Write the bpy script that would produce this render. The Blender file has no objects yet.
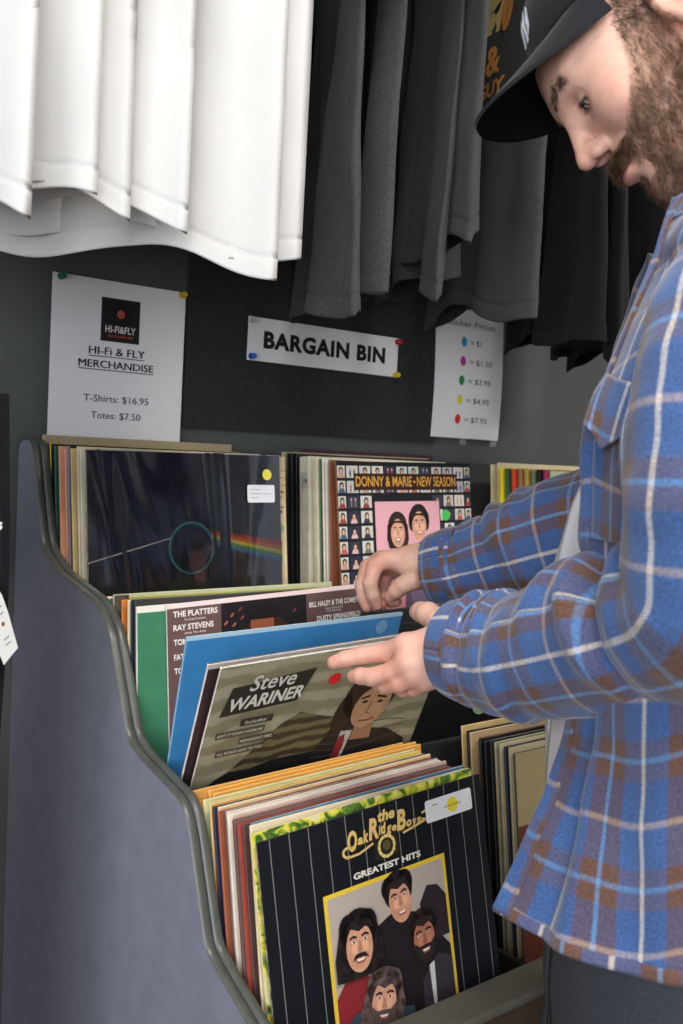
import bpy, bmesh, math, random
import numpy as np
from mathutils import Vector, Matrix, noise as mnoise

SC = bpy.context.scene
COL = SC.collection
PI = math.pi
rnd = random.Random(7)

# ------------------------------------------------------------------ camera
FPX = 995.6
CX, CY = 341.5, 512.0
CAM0 = np.array([0.0, -1.378, 1.30])
_y, _p, _r = math.radians(39.5), math.radians(3.4), math.radians(2.9)
FWD = np.array([math.sin(_y)*math.cos(_p), math.cos(_y)*math.cos(_p), -math.sin(_p)])
_rt = np.array([math.cos(_y), -math.sin(_y), 0.0])
_up = np.cross(_rt, FWD)
RT = _rt*math.cos(_r) + _up*math.sin(_r)
UP = _up*math.cos(_r) - _rt*math.sin(_r)

def ray(px, py):
    return FWD + RT*(px-CX)/FPX - UP*(py-CY)/FPX
def atY(px, py, y):
    d = ray(px, py); return CAM0 + d*((y-CAM0[1])/d[1])
def atX(px, py, x):
    d = ray(px, py); return CAM0 + d*((x-CAM0[0])/d[0])
def W(px, py, z):
    return CAM0 + ray(px, py)*z

cam_d = bpy.data.cameras.new('camera')
cam = bpy.data.objects.new('camera', cam_d)
COL.objects.link(cam)
cam_d.sensor_fit = 'VERTICAL'
cam_d.sensor_height = 36.0
cam_d.sensor_width = 24.0
cam_d.lens = FPX/1024*36.0
cam_d.clip_start = 0.02
m = Matrix((RT.tolist(), UP.tolist(), (-FWD).tolist())).transposed().to_4x4()
m.translation = Vector(CAM0.tolist())
cam.matrix_world = m
cam_d.dof.use_dof = True
cam_d.dof.focus_distance = 1.22
cam_d.dof.aperture_fstop = 8.0
SC.camera = cam

# ------------------------------------------------------------------ materials
def s2l(c):
    return tuple((v/12.92 if v <= .04045 else ((v+.055)/1.055)**2.4) for v in c)
def rgb(r, g, b):
    return s2l((r/255, g/255, b/255))

MATS = {}
def mat(name, col, rough=.6, metal=0, spec=.5, coat=0, coat_rough=.1, noise=0, nscale=40, bump=0, bscale=200,
        sheen=0, var=None, emis=None, estr=0, trans=0, alpha=None, sss=0):
    if name in MATS: return MATS[name]
    m = bpy.data.materials.new(name); m.use_nodes = True
    nt = m.node_tree; N = nt.nodes; L = nt.links
    b = N['Principled BSDF']
    b.inputs['Base Color'].default_value = (*col, 1)
    b.inputs['Roughness'].default_value = rough
    b.inputs['Metallic'].default_value = metal
    b.inputs['Specular IOR Level'].default_value = spec
    b.inputs['Coat Weight'].default_value = coat
    b.inputs['Coat Roughness'].default_value = coat_rough
    b.inputs['Transmission Weight'].default_value = trans
    if sheen:
        b.inputs['Sheen Weight'].default_value = sheen
        b.inputs['Sheen Roughness'].default_value = .5
    if sss:
        b.inputs['Subsurface Weight'].default_value = sss
        b.inputs['Subsurface Radius'].default_value = (.012, .005, .003)
        b.inputs['Subsurface Scale'].default_value = 1.0
    if emis:
        b.inputs['Emission Color'].default_value = (*emis, 1)
        b.inputs['Emission Strength'].default_value = estr
    tc = N.new('ShaderNodeTexCoord')
    if noise or var:
        n = N.new('ShaderNodeTexNoise'); n.inputs['Scale'].default_value = nscale
        n.inputs['Detail'].default_value = 6
        L.new(tc.outputs['Object'], n.inputs['Vector'])
        r = N.new('ShaderNodeValToRGB')
        c2 = var if var else tuple(max(0, v*(1-noise)) for v in col)
        c1 = col if var else tuple(min(1, v*(1+noise)) for v in col)
        r.color_ramp.elements[0].color = (*c2, 1); r.color_ramp.elements[1].color = (*c1, 1)
        r.color_ramp.elements[0].position = .38; r.color_ramp.elements[1].position = .62
        L.new(n.outputs['Fac'], r.inputs['Fac'])
        L.new(r.outputs['Color'], b.inputs['Base Color'])
    if bump:
        n2 = N.new('ShaderNodeTexNoise'); n2.inputs['Scale'].default_value = bscale
        n2.inputs['Detail'].default_value = 4
        L.new(tc.outputs['Object'], n2.inputs['Vector'])
        bp = N.new('ShaderNodeBump'); bp.inputs['Strength'].default_value = bump
        bp.inputs['Distance'].default_value = .002
        L.new(n2.outputs['Fac'], bp.inputs['Height'])
        L.new(bp.outputs['Normal'], b.inputs['Normal'])
        if coat: L.new(bp.outputs['Normal'], b.inputs['Coat Normal'])
    MATS[name] = m
    return m

def hairprint(c):
    return mat('printed_hair_%02x%02x%02x' % c, rgb(*c), rough=.5, noise=.55, nscale=110)
def skinprint(c):
    return mat('printed_skin_%02x%02x%02x' % c, rgb(*c), rough=.5, noise=.10, nscale=70)
def cmat(c, rough=.55, coat=0):
    """flat printed-card colour, c is an sRGB 0-255 triple"""
    nm = 'ink_%02x%02x%02x_%d_%d' % (*c, int(rough*100), int(coat*100))
    return mat(nm, rgb(*c), rough=rough, coat=coat, spec=.4)

# ------------------------------------------------------------------ object helpers
def link(name, me, parent=None, mats=(), smooth=False):
    o = bpy.data.objects.new(name, me)
    COL.objects.link(o)
    for mm in mats: me.materials.append(mm)
    if smooth:
        me.polygons.foreach_set('use_smooth', [True]*len(me.polygons))
    if parent: o.parent = parent
    return o
def from_bm(name, bm, parent=None, mats=(), smooth=False):
    me = bpy.data.meshes.new(name)
    bm.normal_update(); bm.to_mesh(me); bm.free()
    return link(name, me, parent, mats, smooth)
def tag(o, label=None, cat=None, group=None, kind=None):
    if label: o['label'] = label
    if cat: o['category'] = cat
    if group: o['group'] = group
    if kind: o['kind'] = kind
    return o
def empty(name, loc=(0, 0, 0), rot=(0, 0, 0)):
    o = bpy.data.objects.new(name, None); COL.objects.link(o)
    o.location = loc; o.rotation_euler = rot; o.empty_display_size = .05
    return o
def bm_box(bm, x0, x1, y0, y1, z0, z1, mi=0, bevel=0, seg=2):
    vs = [bm.verts.new(p) for p in ((x0,y0,z0),(x1,y0,z0),(x1,y1,z0),(x0,y1,z0),(x0,y0,z1),(x1,y0,z1),(x1,y1,z1),(x0,y1,z1))]
    fs = [bm.faces.new([vs[i] for i in f]) for f in ((0,3,2,1),(4,5,6,7),(0,1,5,4),(1,2,6,5),(2,3,7,6),(3,0,4,7))]
    for f in fs: f.material_index = mi
    if bevel:
        es = list({e for f in fs for e in f.edges})
        r = bmesh.ops.bevel(bm, geom=es, offset=bevel, segments=seg, affect='EDGES', profile=.5)
        for f in r['faces']: f.material_index = mi
    return fs
def bm_cyl(bm, p0, p1, r0, r1=None, n=16, mi=0, cap=True):
    r1 = r0 if r1 is None else r1
    p0 = Vector(p0); p1 = Vector(p1); d = (p1-p0).normalized()
    a = d.orthogonal().normalized(); b = d.cross(a)
    A = []; B = []
    for i in range(n):
        t = 2*PI*i/n; v = a*math.cos(t)+b*math.sin(t)
        A.append(bm.verts.new(p0+v*r0)); B.append(bm.verts.new(p1+v*r1))
    for i in range(n):
        j = (i+1) % n
        f = bm.faces.new((A[i], A[j], B[j], B[i])); f.material_index = mi; f.smooth = True
    if cap:
        f = bm.faces.new(A[::-1]); f.material_index = mi
        f = bm.faces.new(B); f.material_index = mi
def bm_tube(bm, pts, rad, n=8, mi=0):
    """tube along a polyline"""
    pts = [Vector(p) for p in pts]; rings = []
    prev = None
    for i, p in enumerate(pts):
        d = (pts[min(i+1, len(pts)-1)]-pts[max(i-1, 0)]).normalized()
        a = d.orthogonal().normalized() if prev is None else (prev - d*prev.dot(d)).normalized()
        prev = a; b = d.cross(a)
        r = rad[i] if isinstance(rad, (list, tuple)) else rad
        rings.append([bm.verts.new(p+(a*math.cos(2*PI*k/n)+b*math.sin(2*PI*k/n))*r) for k in range(n)])
    for i in range(len(rings)-1):
        for k in range(n):
            j = (k+1) % n
            f = bm.faces.new((rings[i][k], rings[i][j], rings[i+1][j], rings[i+1][k])); f.material_index = mi; f.smooth = True
    f = bm.faces.new(rings[0][::-1]); f.material_index = mi
    f = bm.faces.new(rings[-1]); f.material_index = mi

_txt_cache = {}
def text_tris(s, bold=0.0, italic=0.0, spacing=1.0):
    """returns (verts2d, faces) of a text, normalised so that x starts at 0 and cap height about .7"""
    key = (s, bold, italic, spacing)
    if key in _txt_cache: return _txt_cache[key]
    cu = bpy.data.curves.new('lettering', 'FONT')
    cu.body = s; cu.size = 1; cu.offset = bold; cu.shear = italic; cu.space_character = spacing
    cu.resolution_u = 3
    o = bpy.data.objects.new('lettering', cu); COL.objects.link(o)
    dg = bpy.context.evaluated_depsgraph_get()
    me = bpy.data.meshes.new_from_object(o.evaluated_get(dg))
    V = [(v.co.x, v.co.y) for v in me.vertices]
    Fc = [tuple(p.vertices) for p in me.polygons]
    bpy.data.objects.remove(o); bpy.data.curves.remove(cu); bpy.data.meshes.remove(me)
    if V:
        x0 = min(v[0] for v in V); V = [(a-x0, b) for a, b in V]
    _txt_cache[key] = (V, Fc)
    return V, Fc

class Decals:
    """adds flat ink shapes to a bmesh on a plane: mapper(u, v, layer) -> 3-D point"""
    def __init__(s, bm, mapper, mats): s.bm = bm; s.map = mapper; s.mats = mats
    def mi(s, c, rough=.5, coat=0):
        mm = c if not isinstance(c, tuple) else cmat(c, rough, coat)
        if mm not in s.mats: s.mats.append(mm)
        return s.mats.index(mm)
    def poly(s, pts, c, layer=1, rough=.5):
        k = s.mi(c, rough)
        vs = [s.bm.verts.new(s.map(u, v, layer)) for u, v in pts]
        ar = sum(pts[i][0]*pts[(i+1) % len(pts)][1]-pts[(i+1) % len(pts)][0]*pts[i][1] for i in range(len(pts)))
        if ar < 0: vs = vs[::-1]
        f = s.bm.faces.new(vs); f.material_index = k
    def rect(s, u0, v0, u1, v1, c, layer=1): s.poly([(u0, v0), (u1, v0), (u1, v1), (u0, v1)], c, layer)
    def ell(s, u, v, ru, rv, c, layer=1, n=20, a0=0, rot=0):
        P = []
        for i in range(n):
            t = 2*PI*i/n; x = ru*math.cos(t); y = rv*math.sin(t)
            P.append((u+x*math.cos(rot)-y*math.sin(rot), v+x*math.sin(rot)+y*math.cos(rot)))
        s.poly(P, c, layer)
    def ring(s, u, v, ru, rv, w, c, layer=1, n=36, a0=0, a1=2*PI):
        k = s.mi(c); A = []; B = []
        for i in range(n+1):
            t = a0+(a1-a0)*i/n
            A.append(s.bm.verts.new(s.map(u+(ru-w)*math.cos(t), v+(rv-w)*math.sin(t), layer)))
            B.append(s.bm.verts.new(s.map(u+ru*math.cos(t), v+rv*math.sin(t), layer)))
        for i in range(n):
            f = s.bm.faces.new((A[i], B[i], B[i+1], A[i+1])); f.material_index = k
    def line(s, pts, w, c, layer=1):
        k = s.mi(c)
        for i in range(len(pts)-1):
            (a, b), (e, g) = pts[i], pts[i+1]
            dx, dy = e-a, g-b; l = math.hypot(dx, dy) or 1; nx, ny = -dy/l*w/2, dx/l*w/2
            ex, ey = dx/l*w*.25, dy/l*w*.25
            vs = [s.bm.verts.new(s.map(x, y, layer)) for x, y in ((a-ex+nx*-1, b-ey-ny), (e+ex-nx, g+ey-ny), (e+ex+nx, g+ey+ny), (a-ex+nx, b-ey+ny))]
            f = s.bm.faces.new(vs); f.material_index = k
    def text(s, t, u, v, h, c, layer=2, width=None, align='l', bold=.0, italic=0, spacing=1.0, slope=0, arc=None):
        V, Fc = text_tris(t, bold, italic, spacing)
        if not V: return
        k = s.mi(c)
        w0 = max(a for a, b in V); sc = h/.7
        sx = sc if width is None else width/w0
        w = w0*sx
        off = 0 if align == 'l' else (-w/2 if align == 'c' else -w)
        vs = []
        for a, b in V:
            x = off+a*sx; y = b*sc+slope*x
            if arc: y += arc*(1-(2*x/w)**2)
            vs.append(s.bm.verts.new(s.map(u+x, v+y, layer)))
        for f_ in Fc:
            try:
                f = s.bm.faces.new([vs[i] for i in f_]); f.material_index = k
            except ValueError: pass

# ------------------------------------------------------------------ room
M_wall = mat('wall_paint', rgb(86, 89, 89), rough=.5, noise=.06, nscale=6, bump=.55, bscale=22)
M_wall2 = mat('side_wall_paint', rgb(150, 150, 148), rough=.7, noise=.04, nscale=5)
M_ceil = mat('ceiling_paint', rgb(200, 200, 198), rough=.8, noise=.02)
M_floor = mat('floor_boards', rgb(92, 80, 70), rough=.5, noise=.2, nscale=8)

def struct(name, boxes, mats, bevel=0):
    bm = bmesh.new()
    for b in boxes: bm_box(bm, *b, bevel=bevel)
    o = from_bm(name, bm, None, mats); o['kind'] = 'structure'; return o
struct('wall_back', [(-1.6, 5.0, 0.0, .12, 0, 2.9)], [M_wall])
struct('floor', [(-1.6, 5.0, -4.2, .12, -.1, 0)], [M_floor])
struct('ceiling', [(-1.6, 5.0, -4.2, .12, 2.9, 3.0)], [M_ceil])
# left wall with the shop window that lights the side of the bin
struct('wall_left', [(-1.7, -1.6, -4.2, -3.6, 0, 2.9), (-1.7, -1.6, -1.2, .12, 0, 2.9),
                     (-1.7, -1.6, -3.6, -1.2, 0, .7), (-1.7, -1.6, -3.6, -1.2, 2.6, 2.9)], [M_wall2])
struct('window_1', [(-1.68, -1.62, -3.6, -3.54, .7, 2.6), (-1.68, -1.62, -1.26, -1.2, .7, 2.6),
                    (-1.68, -1.62, -2.43, -2.37, .7, 2.6), (-1.68, -1.62, -3.54, -1.26, .7, .76), (-1.68, -1.62, -3.54, -1.26, 2.54, 2.6)],
       [mat('window_frame_paint', rgb(60, 60, 62), rough=.4)])
struct('baseboard_back', [(-1.6, 5.0, -.015, -.0005, 0, .1)], [mat('baseboard_paint', rgb(40, 41, 42), rough=.4)])
struct('wall_right', [(5.0, 5.1, -4.2, .12, 0, 2.9)], [M_wall2])

# acoustic felt boards on the wall
M_felt = mat('black_felt', rgb(33, 34, 36), rough=.85, noise=.25, nscale=120, bump=.9, bscale=90, sheen=.15)
bz0 = 1.327
xa, xm, xb = .7985, 1.089, 1.352
def felt(x0, x1, label):
    bm = bmesh.new(); bm_box(bm, x0, x1, -.012, -.0008, bz0, 1.93, bevel=.003)
    return tag(from_bm('acoustic_board', bm, None, [M_felt]), label, 'acoustic board', 'black felt boards on the wall')
felt(xa, xm-.001, 'black felt acoustic board on the wall, the left one, under the bargain sign')
felt(xm+.001, xb, 'black felt acoustic board on the wall, the right one, beside the sticker price list')

# ------------------------------------------------------------------ paper signs
M_paper = mat('white_paper', rgb(236, 236, 238), rough=.7, spec=.3)
INK = (28, 28, 30)
def paper(name, label, cat, x0, x1, z0, z1, y, draw, curl=0, sag=0):
    """a sheet of paper in front of the wall, curling a little"""
    bm = bmesh.new(); mats = [M_paper]
    w, h = x1-x0, z1-z0
    def bend(u, v): return curl*((u/w-.5)**2*4)*(.3+.7*(v/h)) + sag*math.sin(v/h*PI*1.3)*.5
    nx, nz = 10, 12
    for side, yy in ((0, 0), (1, .0004)):
        G = [[bm.verts.new((u*w/nx, -bend(u*w/nx, v*h/nz)+yy, v*h/nz)) for u in range(nx+1)] for v in range(nz+1)]
        for v in range(nz):
            for u in range(nx):
                q = [G[v][u], G[v][u+1], G[v+1][u+1], G[v+1][u]]
                f = bm.faces.new(q if side == 0 else q[::-1]); f.smooth = True
    d = Decals(bm, lambda u, v, l: (u, -bend(u, v)-.00025*l-.0004, v), mats)
    draw(d, w, h)
    o = from_bm(name, bm, None, mats)
    o.location = (x0, y, z0)
    return tag(o, label, cat)
def fake_serif(d, t, u, v, h, c, **k):
    d.text(t, u, v, h, c, **k)

def d_hifi(d, w, h):
    c = w/2
    L = .0565; lx = c+.000
    d.rect(lx-L/2-.003, h-.088, lx+L/2+.003, h-.0245, (70, 45, 40), 1)
    d.rect(lx-L/2-.0014, h-.0865, lx+L/2+.0014, h-.0260, (32, 30, 32), 2)
    d.ell(lx, h-.047, .0205, .0205, (20, 20, 22), 3)
    for r in (.018, .015, .012): d.ring(lx, h-.047, r, r, .0004, (52, 52, 54), 4)
    d.ell(lx, h-.047, .0062, .0062, (196, 80, 60), 4)
    d.ell(lx, h-.047, .0028, .0028, (40, 30, 30), 5)
    d.ell(lx, h-.047, .0012, .0012, (220, 200, 190), 6)
    d.text('HI-FI&FLY', lx, h-.0745, .0098, (222, 216, 210), 5, width=.049, align='c', bold=.02)
    d.text('VINYL, SNEAKERS & VIBES', lx, h-.0815, .0034, (176, 84, 66), 5, width=.042, align='c', bold=.02)
    for o_ in (0, .0005): d.text('HI-Fi & FLY', c-.004+o_, h-.108, .0112, INK, 2+(o_ > 0), width=.090, align='c')
    d.rect(c-.049, h-.1115, c+.041, h-.1103, INK, 2)
    for o_ in (0, .0005): d.text('MERCHANDISE', c-.004+o_, h-.1275, .0108, INK, 2+(o_ > 0), width=.121, align='c')
    d.rect(c-.0645, h-.1310, c+.0565, h-.1298, INK, 2)
    d.text('T-Shirts: $16.95', c-.002, h-.1770, .0100, (50, 50, 54), 2, width=.105, align='c')
    d.text('Totes: $7.50', c-.002, h-.2015, .0100, (50, 50, 54), 2, width=.080, align='c')
paper('merchandise_sign', 'white paper price sign for T-shirts and totes pinned to the wall', 'sign',
      .5750, .7900, 1.2560, 1.5340, -.014, d_hifi, curl=.0015)
def d_barg(d, w, h):
    d.text('BARGAIN BIN', w*.5, h*.33, .0255, (24, 24, 26), 2, width=w*.81, align='c', bold=.045, spacing=1.1)
paper('bargain_bin_sign', 'long white sign with bold black capitals reading BARGAIN BIN', 'sign',
      .9065, 1.2360, 1.4430, 1.5135, -.0165, d_barg, curl=.0012)
def d_price(d, w, h):
    d.text('Sticker Prices', w*.5, h-.0335, .0115, (70, 72, 76), 2, width=w*.72, align='c')
    rows = [((52, 160, 205), '= $1'), ((196, 52, 160), '= $1.50'), ((52, 140, 62), '= $2.95'), ((232, 216, 60), '= $4.95'), ((222, 52, 44), '= $7.95')]
    for i, (c, t) in enumerate(rows):
        zz = h-.063-i*.0375
        d.ell(w*.40-.002*i, zz, .0075, .0095, c, 2)
        d.text(t, w*.50-.002*i, zz-.0055, .0105, (70, 72, 76), 2, width=.030+(.034 if len(t) > 4 else 0))
o = paper('price_list', 'white sticker price list with five coloured dots taped to the grey wall', 'sign',
      1.334, 1.524, 1.340, 1.590, -.0145, d_price, curl=-.001, sag=.006)
M_tape = mat('clear_tape', rgb(150, 152, 152), rough=.25, coat=.5)
for x in (1.348, 1.435, 1.523):
    bm = bmesh.new(); bm_box(bm, x-.008, x+.010, -.0022, -.0010, 1.328, 1.346, bevel=.0004)
    t = from_bm('tape', bm, o, [M_tape]); t.matrix_parent_inverse = Matrix.Translation(-o.location)
    t['label'] = 'clear tape'

# push pins
def pin(px, py, c, label, y0):
    p = atY(px, py, y0)
    mm = mat('pin_%02x%02x%02x' % c, rgb(*c), rough=.25, coat=.6)
    bm = bmesh.new(); x, z = p[0], p[2]
    bm_cyl(bm, (x, y0, z), (x, y0-.002, z), .0052, n=16)
    bm_cyl(bm, (x, y0-.002, z), (x, y0-.008, z), .0026, .0034, n=12)
    bm_cyl(bm, (x, y0-.008, z), (x, y0-.0105, z), .0048, .0044, n=16)
    bm_cyl(bm, (x, y0+.013, z), (x, y0, z), .0005, n=6)
    return tag(from_bm('push_pin', bm, None, [mm]), label, 'push pin', 'push pins holding the wall signs')
pin(61, 276, (24, 110, 84), 'green push pin in the top left corner of the merchandise sign', -.0168)
pin(182, 295, (214, 176, 40), 'yellow push pin in the top right corner of the merchandise sign', -.0168)
pin(252, 320, (205, 205, 208), 'white push pin at the top left of the BARGAIN BIN sign', -.0188)
pin(251, 356, (38, 96, 190), 'blue push pin at the lower left of the BARGAIN BIN sign', -.0188)
pin(397, 342, (196, 44, 44), 'red push pin at the top right of the BARGAIN BIN sign', -.0188)
pin(395, 375, (224, 190, 40), 'yellow push pin at the lower right of the BARGAIN BIN sign', -.0188)
# ------------------------------------------------------------------ the bin
M_lam = mat('charcoal_laminate', rgb(130, 132, 148), rough=.40, noise=.05, nscale=30, bump=.12, bscale=500)
M_mold = mat('edge_molding', rgb(80, 82, 76), rough=.35, noise=.08, nscale=60)
M_gap = mat('bin_inside_black', rgb(24, 24, 26), rough=.6)
M_bk = mat('bin_back_board', rgb(70, 73, 70), rough=.5, noise=.05)
M_rise = mat('riser_laminate', rgb(40, 41, 42), rough=.45)
M_lip = mat('lip_board', rgb(96, 94, 84), rough=.4, noise=.08, nscale=40)
M_fr = mat('bin_front_board', rgb(70, 58, 48), rough=.5, noise=.15, nscale=14)

XL = .54
PROF = [(-.001, 1.294), (-.046, 1.297), (-.093, 1.150), (-.148, 1.124), (-.262, 1.102), (-.296, 1.075),
        (-.354, .957), (-.380, .945), (-.478, .922), (-.496, .900), (-.539, .785), (-.562, .772), (-.640, .736), (-.674, .706), (-.700, .58), (-.715, .30), (-.715, .06), (-.001, .06)]
def rounded(prof, r=.018, n=5):
    out = []
    for i, (y, z) in enumerate(prof):
        a = Vector(prof[i-1]); b = Vector((y, z)); c = Vector(prof[(i+1) % len(prof)])
        d1 = (a-b); d2 = (c-b); rr = min(r, d1.length*.45, d2.length*.45)
        p1 = b+d1.normalized()*rr; p2 = b+d2.normalized()*rr
        for k in range(n+1):
            t = k/n
            out.append(tuple(p1*(1-t)**2+b*2*t*(1-t)+p2*t*t))
    return out
RP = rounded(PROF)
def side_panel(bm, x0, x1, grow=0.0, mi=0):
    P = RP
    if grow:
        Q = []
        n = len(P)
        for i in range(n):
            a = Vector(P[i-1]); c = Vector(P[(i+1) % n]); t = (c-a).normalized()
            Q.append((P[i][0]+t.y*grow, P[i][1]-t.x*grow))
        P = Q
    A = [bm.verts.new((x0, min(y, -.001), z)) for y, z in P]
    B = [bm.verts.new((x1, min(y, -.001), z)) for y, z in P]
    n = len(P)
    for i in range(n):
        j = (i+1) % n
        f = bm.faces.new((A[i], B[i], B[j], A[j])); f.material_index = mi; f.smooth = True
    f = bm.faces.new(A); f.material_index = mi
    f = bm.faces.new(B[::-1]); f.material_index = mi
    return A, B
bin_ = tag(empty('record_bin', (XL, -.35, 0)), 'dark grey three-tier stepped record bin standing against the wall', 'record bin')
def bpart(name, bm, mats, label=None, smooth=False):
    o = from_bm(name, bm, bin_, mats, smooth)
    o.matrix_parent_inverse = Matrix.Translation(-Vector(bin_.location))
    if label: o['label'] = label
    return o
def edge_strip(bm, x0, x1, g, mi=0):
    """rounded T-molding following the panel's edge"""
    n = len(RP); rows = []
    for kk in range(7):
        t = kk/6; x = x0+(x1-x0)*t; gg = SG*.0003+g*math.sin(PI*t)**.5
        row = []
        for i in range(n):
            a = Vector(RP[i-1]); c = Vector(RP[(i+1) % n]); tt = (c-a).normalized()
            y, z = RP[i][0]+tt.y*gg, RP[i][1]-tt.x*gg
            row.append(bm.verts.new((x, min(y, -.001), z)))
        rows.append(row)
    for k in range(6):
        for i in range(n):
            j = (i+1) % n
            f = bm.faces.new((rows[k][i], rows[k+1][i], rows[k+1][j], rows[k][j])); f.material_index = mi; f.smooth = True
# sign of the offset is outwards for this winding: check with the first top vertex
bm = bmesh.new(); side_panel(bm, XL, XL+.0105)
side_panel(bm, XL+.0125, XL+.0225)
bm.faces.ensure_lookup_table(); bmesh.ops.recalc_face_normals(bm, faces=bm.faces)
bpart('side_panel', bm, [M_lam])
# outward side of the profile
SG = 1.0
_i = min(range(len(RP)), key=lambda i: abs(RP[i][1]-1.22)+abs(RP[i][0]+.07)); _a = Vector(RP[_i-1]); _c = Vector(RP[(_i+1) % len(RP)])
if (_c-_a).normalized().y*1.0 > 0: SG = -1.0
bm = bmesh.new(); edge_strip(bm, XL-.0003, XL+.0108, SG*.0022); edge_strip(bm, XL+.0122, XL+.0228, SG*.0022)
bmesh.ops.recalc_face_normals(bm, faces=bm.faces)
bpart('edge_molding', bm, [M_mold])
bm = bmesh.new(); bm_box(bm, XL+.0226, 2.30, -.014, -.0012, .06, 1.2935, bevel=.001)
bpart('back_panel', bm, [M_bk])
# tiers: shelf, riser board behind the next tier, dividers
TI = [(-.014, -.235, .970), (-.235, -.434, .776), (-.434, -.655, .600)]
for k, (yb, yf, zf) in enumerate(TI):
    bm = bmesh.new(); bm_box(bm, XL+.0228, 2.30, yf+.002, yb-.002, zf-.014, zf, bevel=.001)
    bpart('shelf', bm, [M_gap])
    if k < 2:
        bm = bmesh.new(); bm_box(bm, XL+.0228, 2.30, yf-.006, yf+.0015, TI[k+1][2]-.004, (.914 if k else 1.06), bevel=.0012)
        bpart('riser_board', bm, [M_rise])
for xx in (.953, 1.385, 1.83):
    for k, (yb, yf, zf) in enumerate(TI):
        bm = bmesh.new()
        bm_box(bm, xx-.004, xx+.004, yf+.004, yb-.0025, zf+.0005, zf+.085, bevel=.001)
        bpart('divider', bm, [M_gap])
bm = bmesh.new(); bm_box(bm, 2.30, 2.32, -.70, -.0012, .06, 1.29, bevel=.002)
bpart('end_panel', bm, [M_lam])
bm = bmesh.new(); bm_box(bm, XL+.0228, 2.2995, -.700, -.678, .0585, .7035, bevel=.002)
bpart('front_board', bm, [M_fr])
bm = bmesh.new(); bm_box(bm, XL+.0228, 2.2995, -.704, -.656, .704, .7145, bevel=.003); bm_box(bm, XL+.0228, 2.2995, -.6715, -.658, .600, .7035, bevel=.001)
bpart('front_lip', bm, [M_lip])
bm = bmesh.new(); bm_box(bm, XL+.0228, 2.2995, -.695, -.02, .0, .058, bevel=.001)
bpart('plinth', bm, [M_gap])

# ------------------------------------------------------------------ record sleeves
S = .314
M_card = {}
def jacket(name, c_front, c_spine, c_top, t=.0035, draw=None, w=S, h=S, worn=.0, gloss=.25, coat=0.0, bump=.1):
    """a square record sleeve, origin at the middle of its bottom edge; front faces -y"""
    bm = bmesh.new()
    mf = mat('card_%02x%02x%02x_%d' % (*c_front, int(coat*100)), rgb(*c_front), rough=.5-gloss*.5, coat=coat, coat_rough=.08, noise=.08, nscale=18, bump=bump, bscale=14)
    wornc = (206, 190, 160)
    if worn:
        ms = mat('spine_worn_%02x%02x%02x' % c_spine, rgb(*wornc), rough=.75, var=rgb(*c_spine), nscale=90)
    else:
        ms = mat('spine_%02x%02x%02x' % c_spine, tuple(min(1, q*1.12) for q in rgb(*c_spine)), rough=.6, noise=.09, nscale=60)
    mt = mat('top_%02x%02x%02x' % c_top, rgb(*c_top), rough=.8, noise=.22, nscale=70)
    mats = [mf, ms, mt]
    fs = bm_box(bm, -w/2, w/2, -t/2, t/2, 0, h)
    for f in fs:
        n = f.normal if f.normal.length else None
    bm.normal_update()
    for f in bm.faces:
        if abs(f.normal.x) > .9: f.material_index = 1
        elif abs(f.normal.z) > .9: f.material_index = 2
    es = [e for e in bm.edges]
    r = bmesh.ops.bevel(bm, geom=es, offset=min(.0009, t*.25), segments=1, affect='EDGES')
    for f in r['faces']: f.material_index = 2 if worn else 1
    if draw:
        d = Decals(bm, lambda u, v, l: (-w/2+u*w, -t/2-.00018*l, v*h), mats)
        draw(d)
    return from_bm(name, bm, None, mats)

def place(o, x, ytop, ztop, lean=7, roll=0, yaw=0, w=S, h=S):
    """x = left edge at the top, ytop / ztop = top edge of the front face"""
    L, R_, Yw = math.radians(lean), math.radians(roll), math.radians(yaw)
    M = Matrix.Rotation(Yw, 4, 'Z') @ Matrix.Rotation(-L, 4, 'X') @ Matrix.Rotation(-R_, 4, 'Y')
    tl = M @ Vector((-w/2, 0, h))
    M.translation = Vector((x, ytop, ztop))-tl
    o.matrix_world = M
    o.location, o.rotation_euler = M.to_translation(), M.to_euler()
    return o

ORD = ['front', 'second', 'third', 'fourth', 'fifth', 'sixth', 'seventh', 'eighth', 'ninth', 'tenth', 'eleventh', 'twelfth',
       'thirteenth', 'fourteenth', 'fifteenth', 'sixteenth', 'seventeenth', 'eighteenth', 'nineteenth', 'twentieth', 'twenty-first', 'twenty-second', 'twenty-third', 'twenty-fourth', 'twenty-fifth']
def pack(items, xl, y0, y1, ztop, lean, where, group, roll=0, front_n=1, xj=.002, zj=.003, seed=1):
    """items listed back to front: (colour words, front, spine, top, dx, dz[, kwargs])"""
    r = random.Random(seed); n = len(items)
    for i, it in enumerate(items):
        words, cf, cs, ct, dx, dz = it[:6]; kw = it[6] if len(it) > 6 else {}
        t = kw.pop('t', .0034)
        o = jacket('record_sleeve', cf, cs, ct, t=t, **kw)
        f = i/(n-1) if n > 1 else 0
        y = y0+(y1-y0)*f
        place(o, xl+dx+r.uniform(-xj, xj), y, ztop+dz+r.uniform(-zj, zj), lean, roll=roll+r.uniform(-.25, .25), yaw=0)
        k = n-1-i+front_n
        tag(o, '%s record sleeve, %s from front in the %s' % (words, ORD[k], where), 'record', group)

cream = (216, 200, 164); tan = (190, 160, 112); blk = (30, 30, 34); wht = (222, 216, 204)
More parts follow.
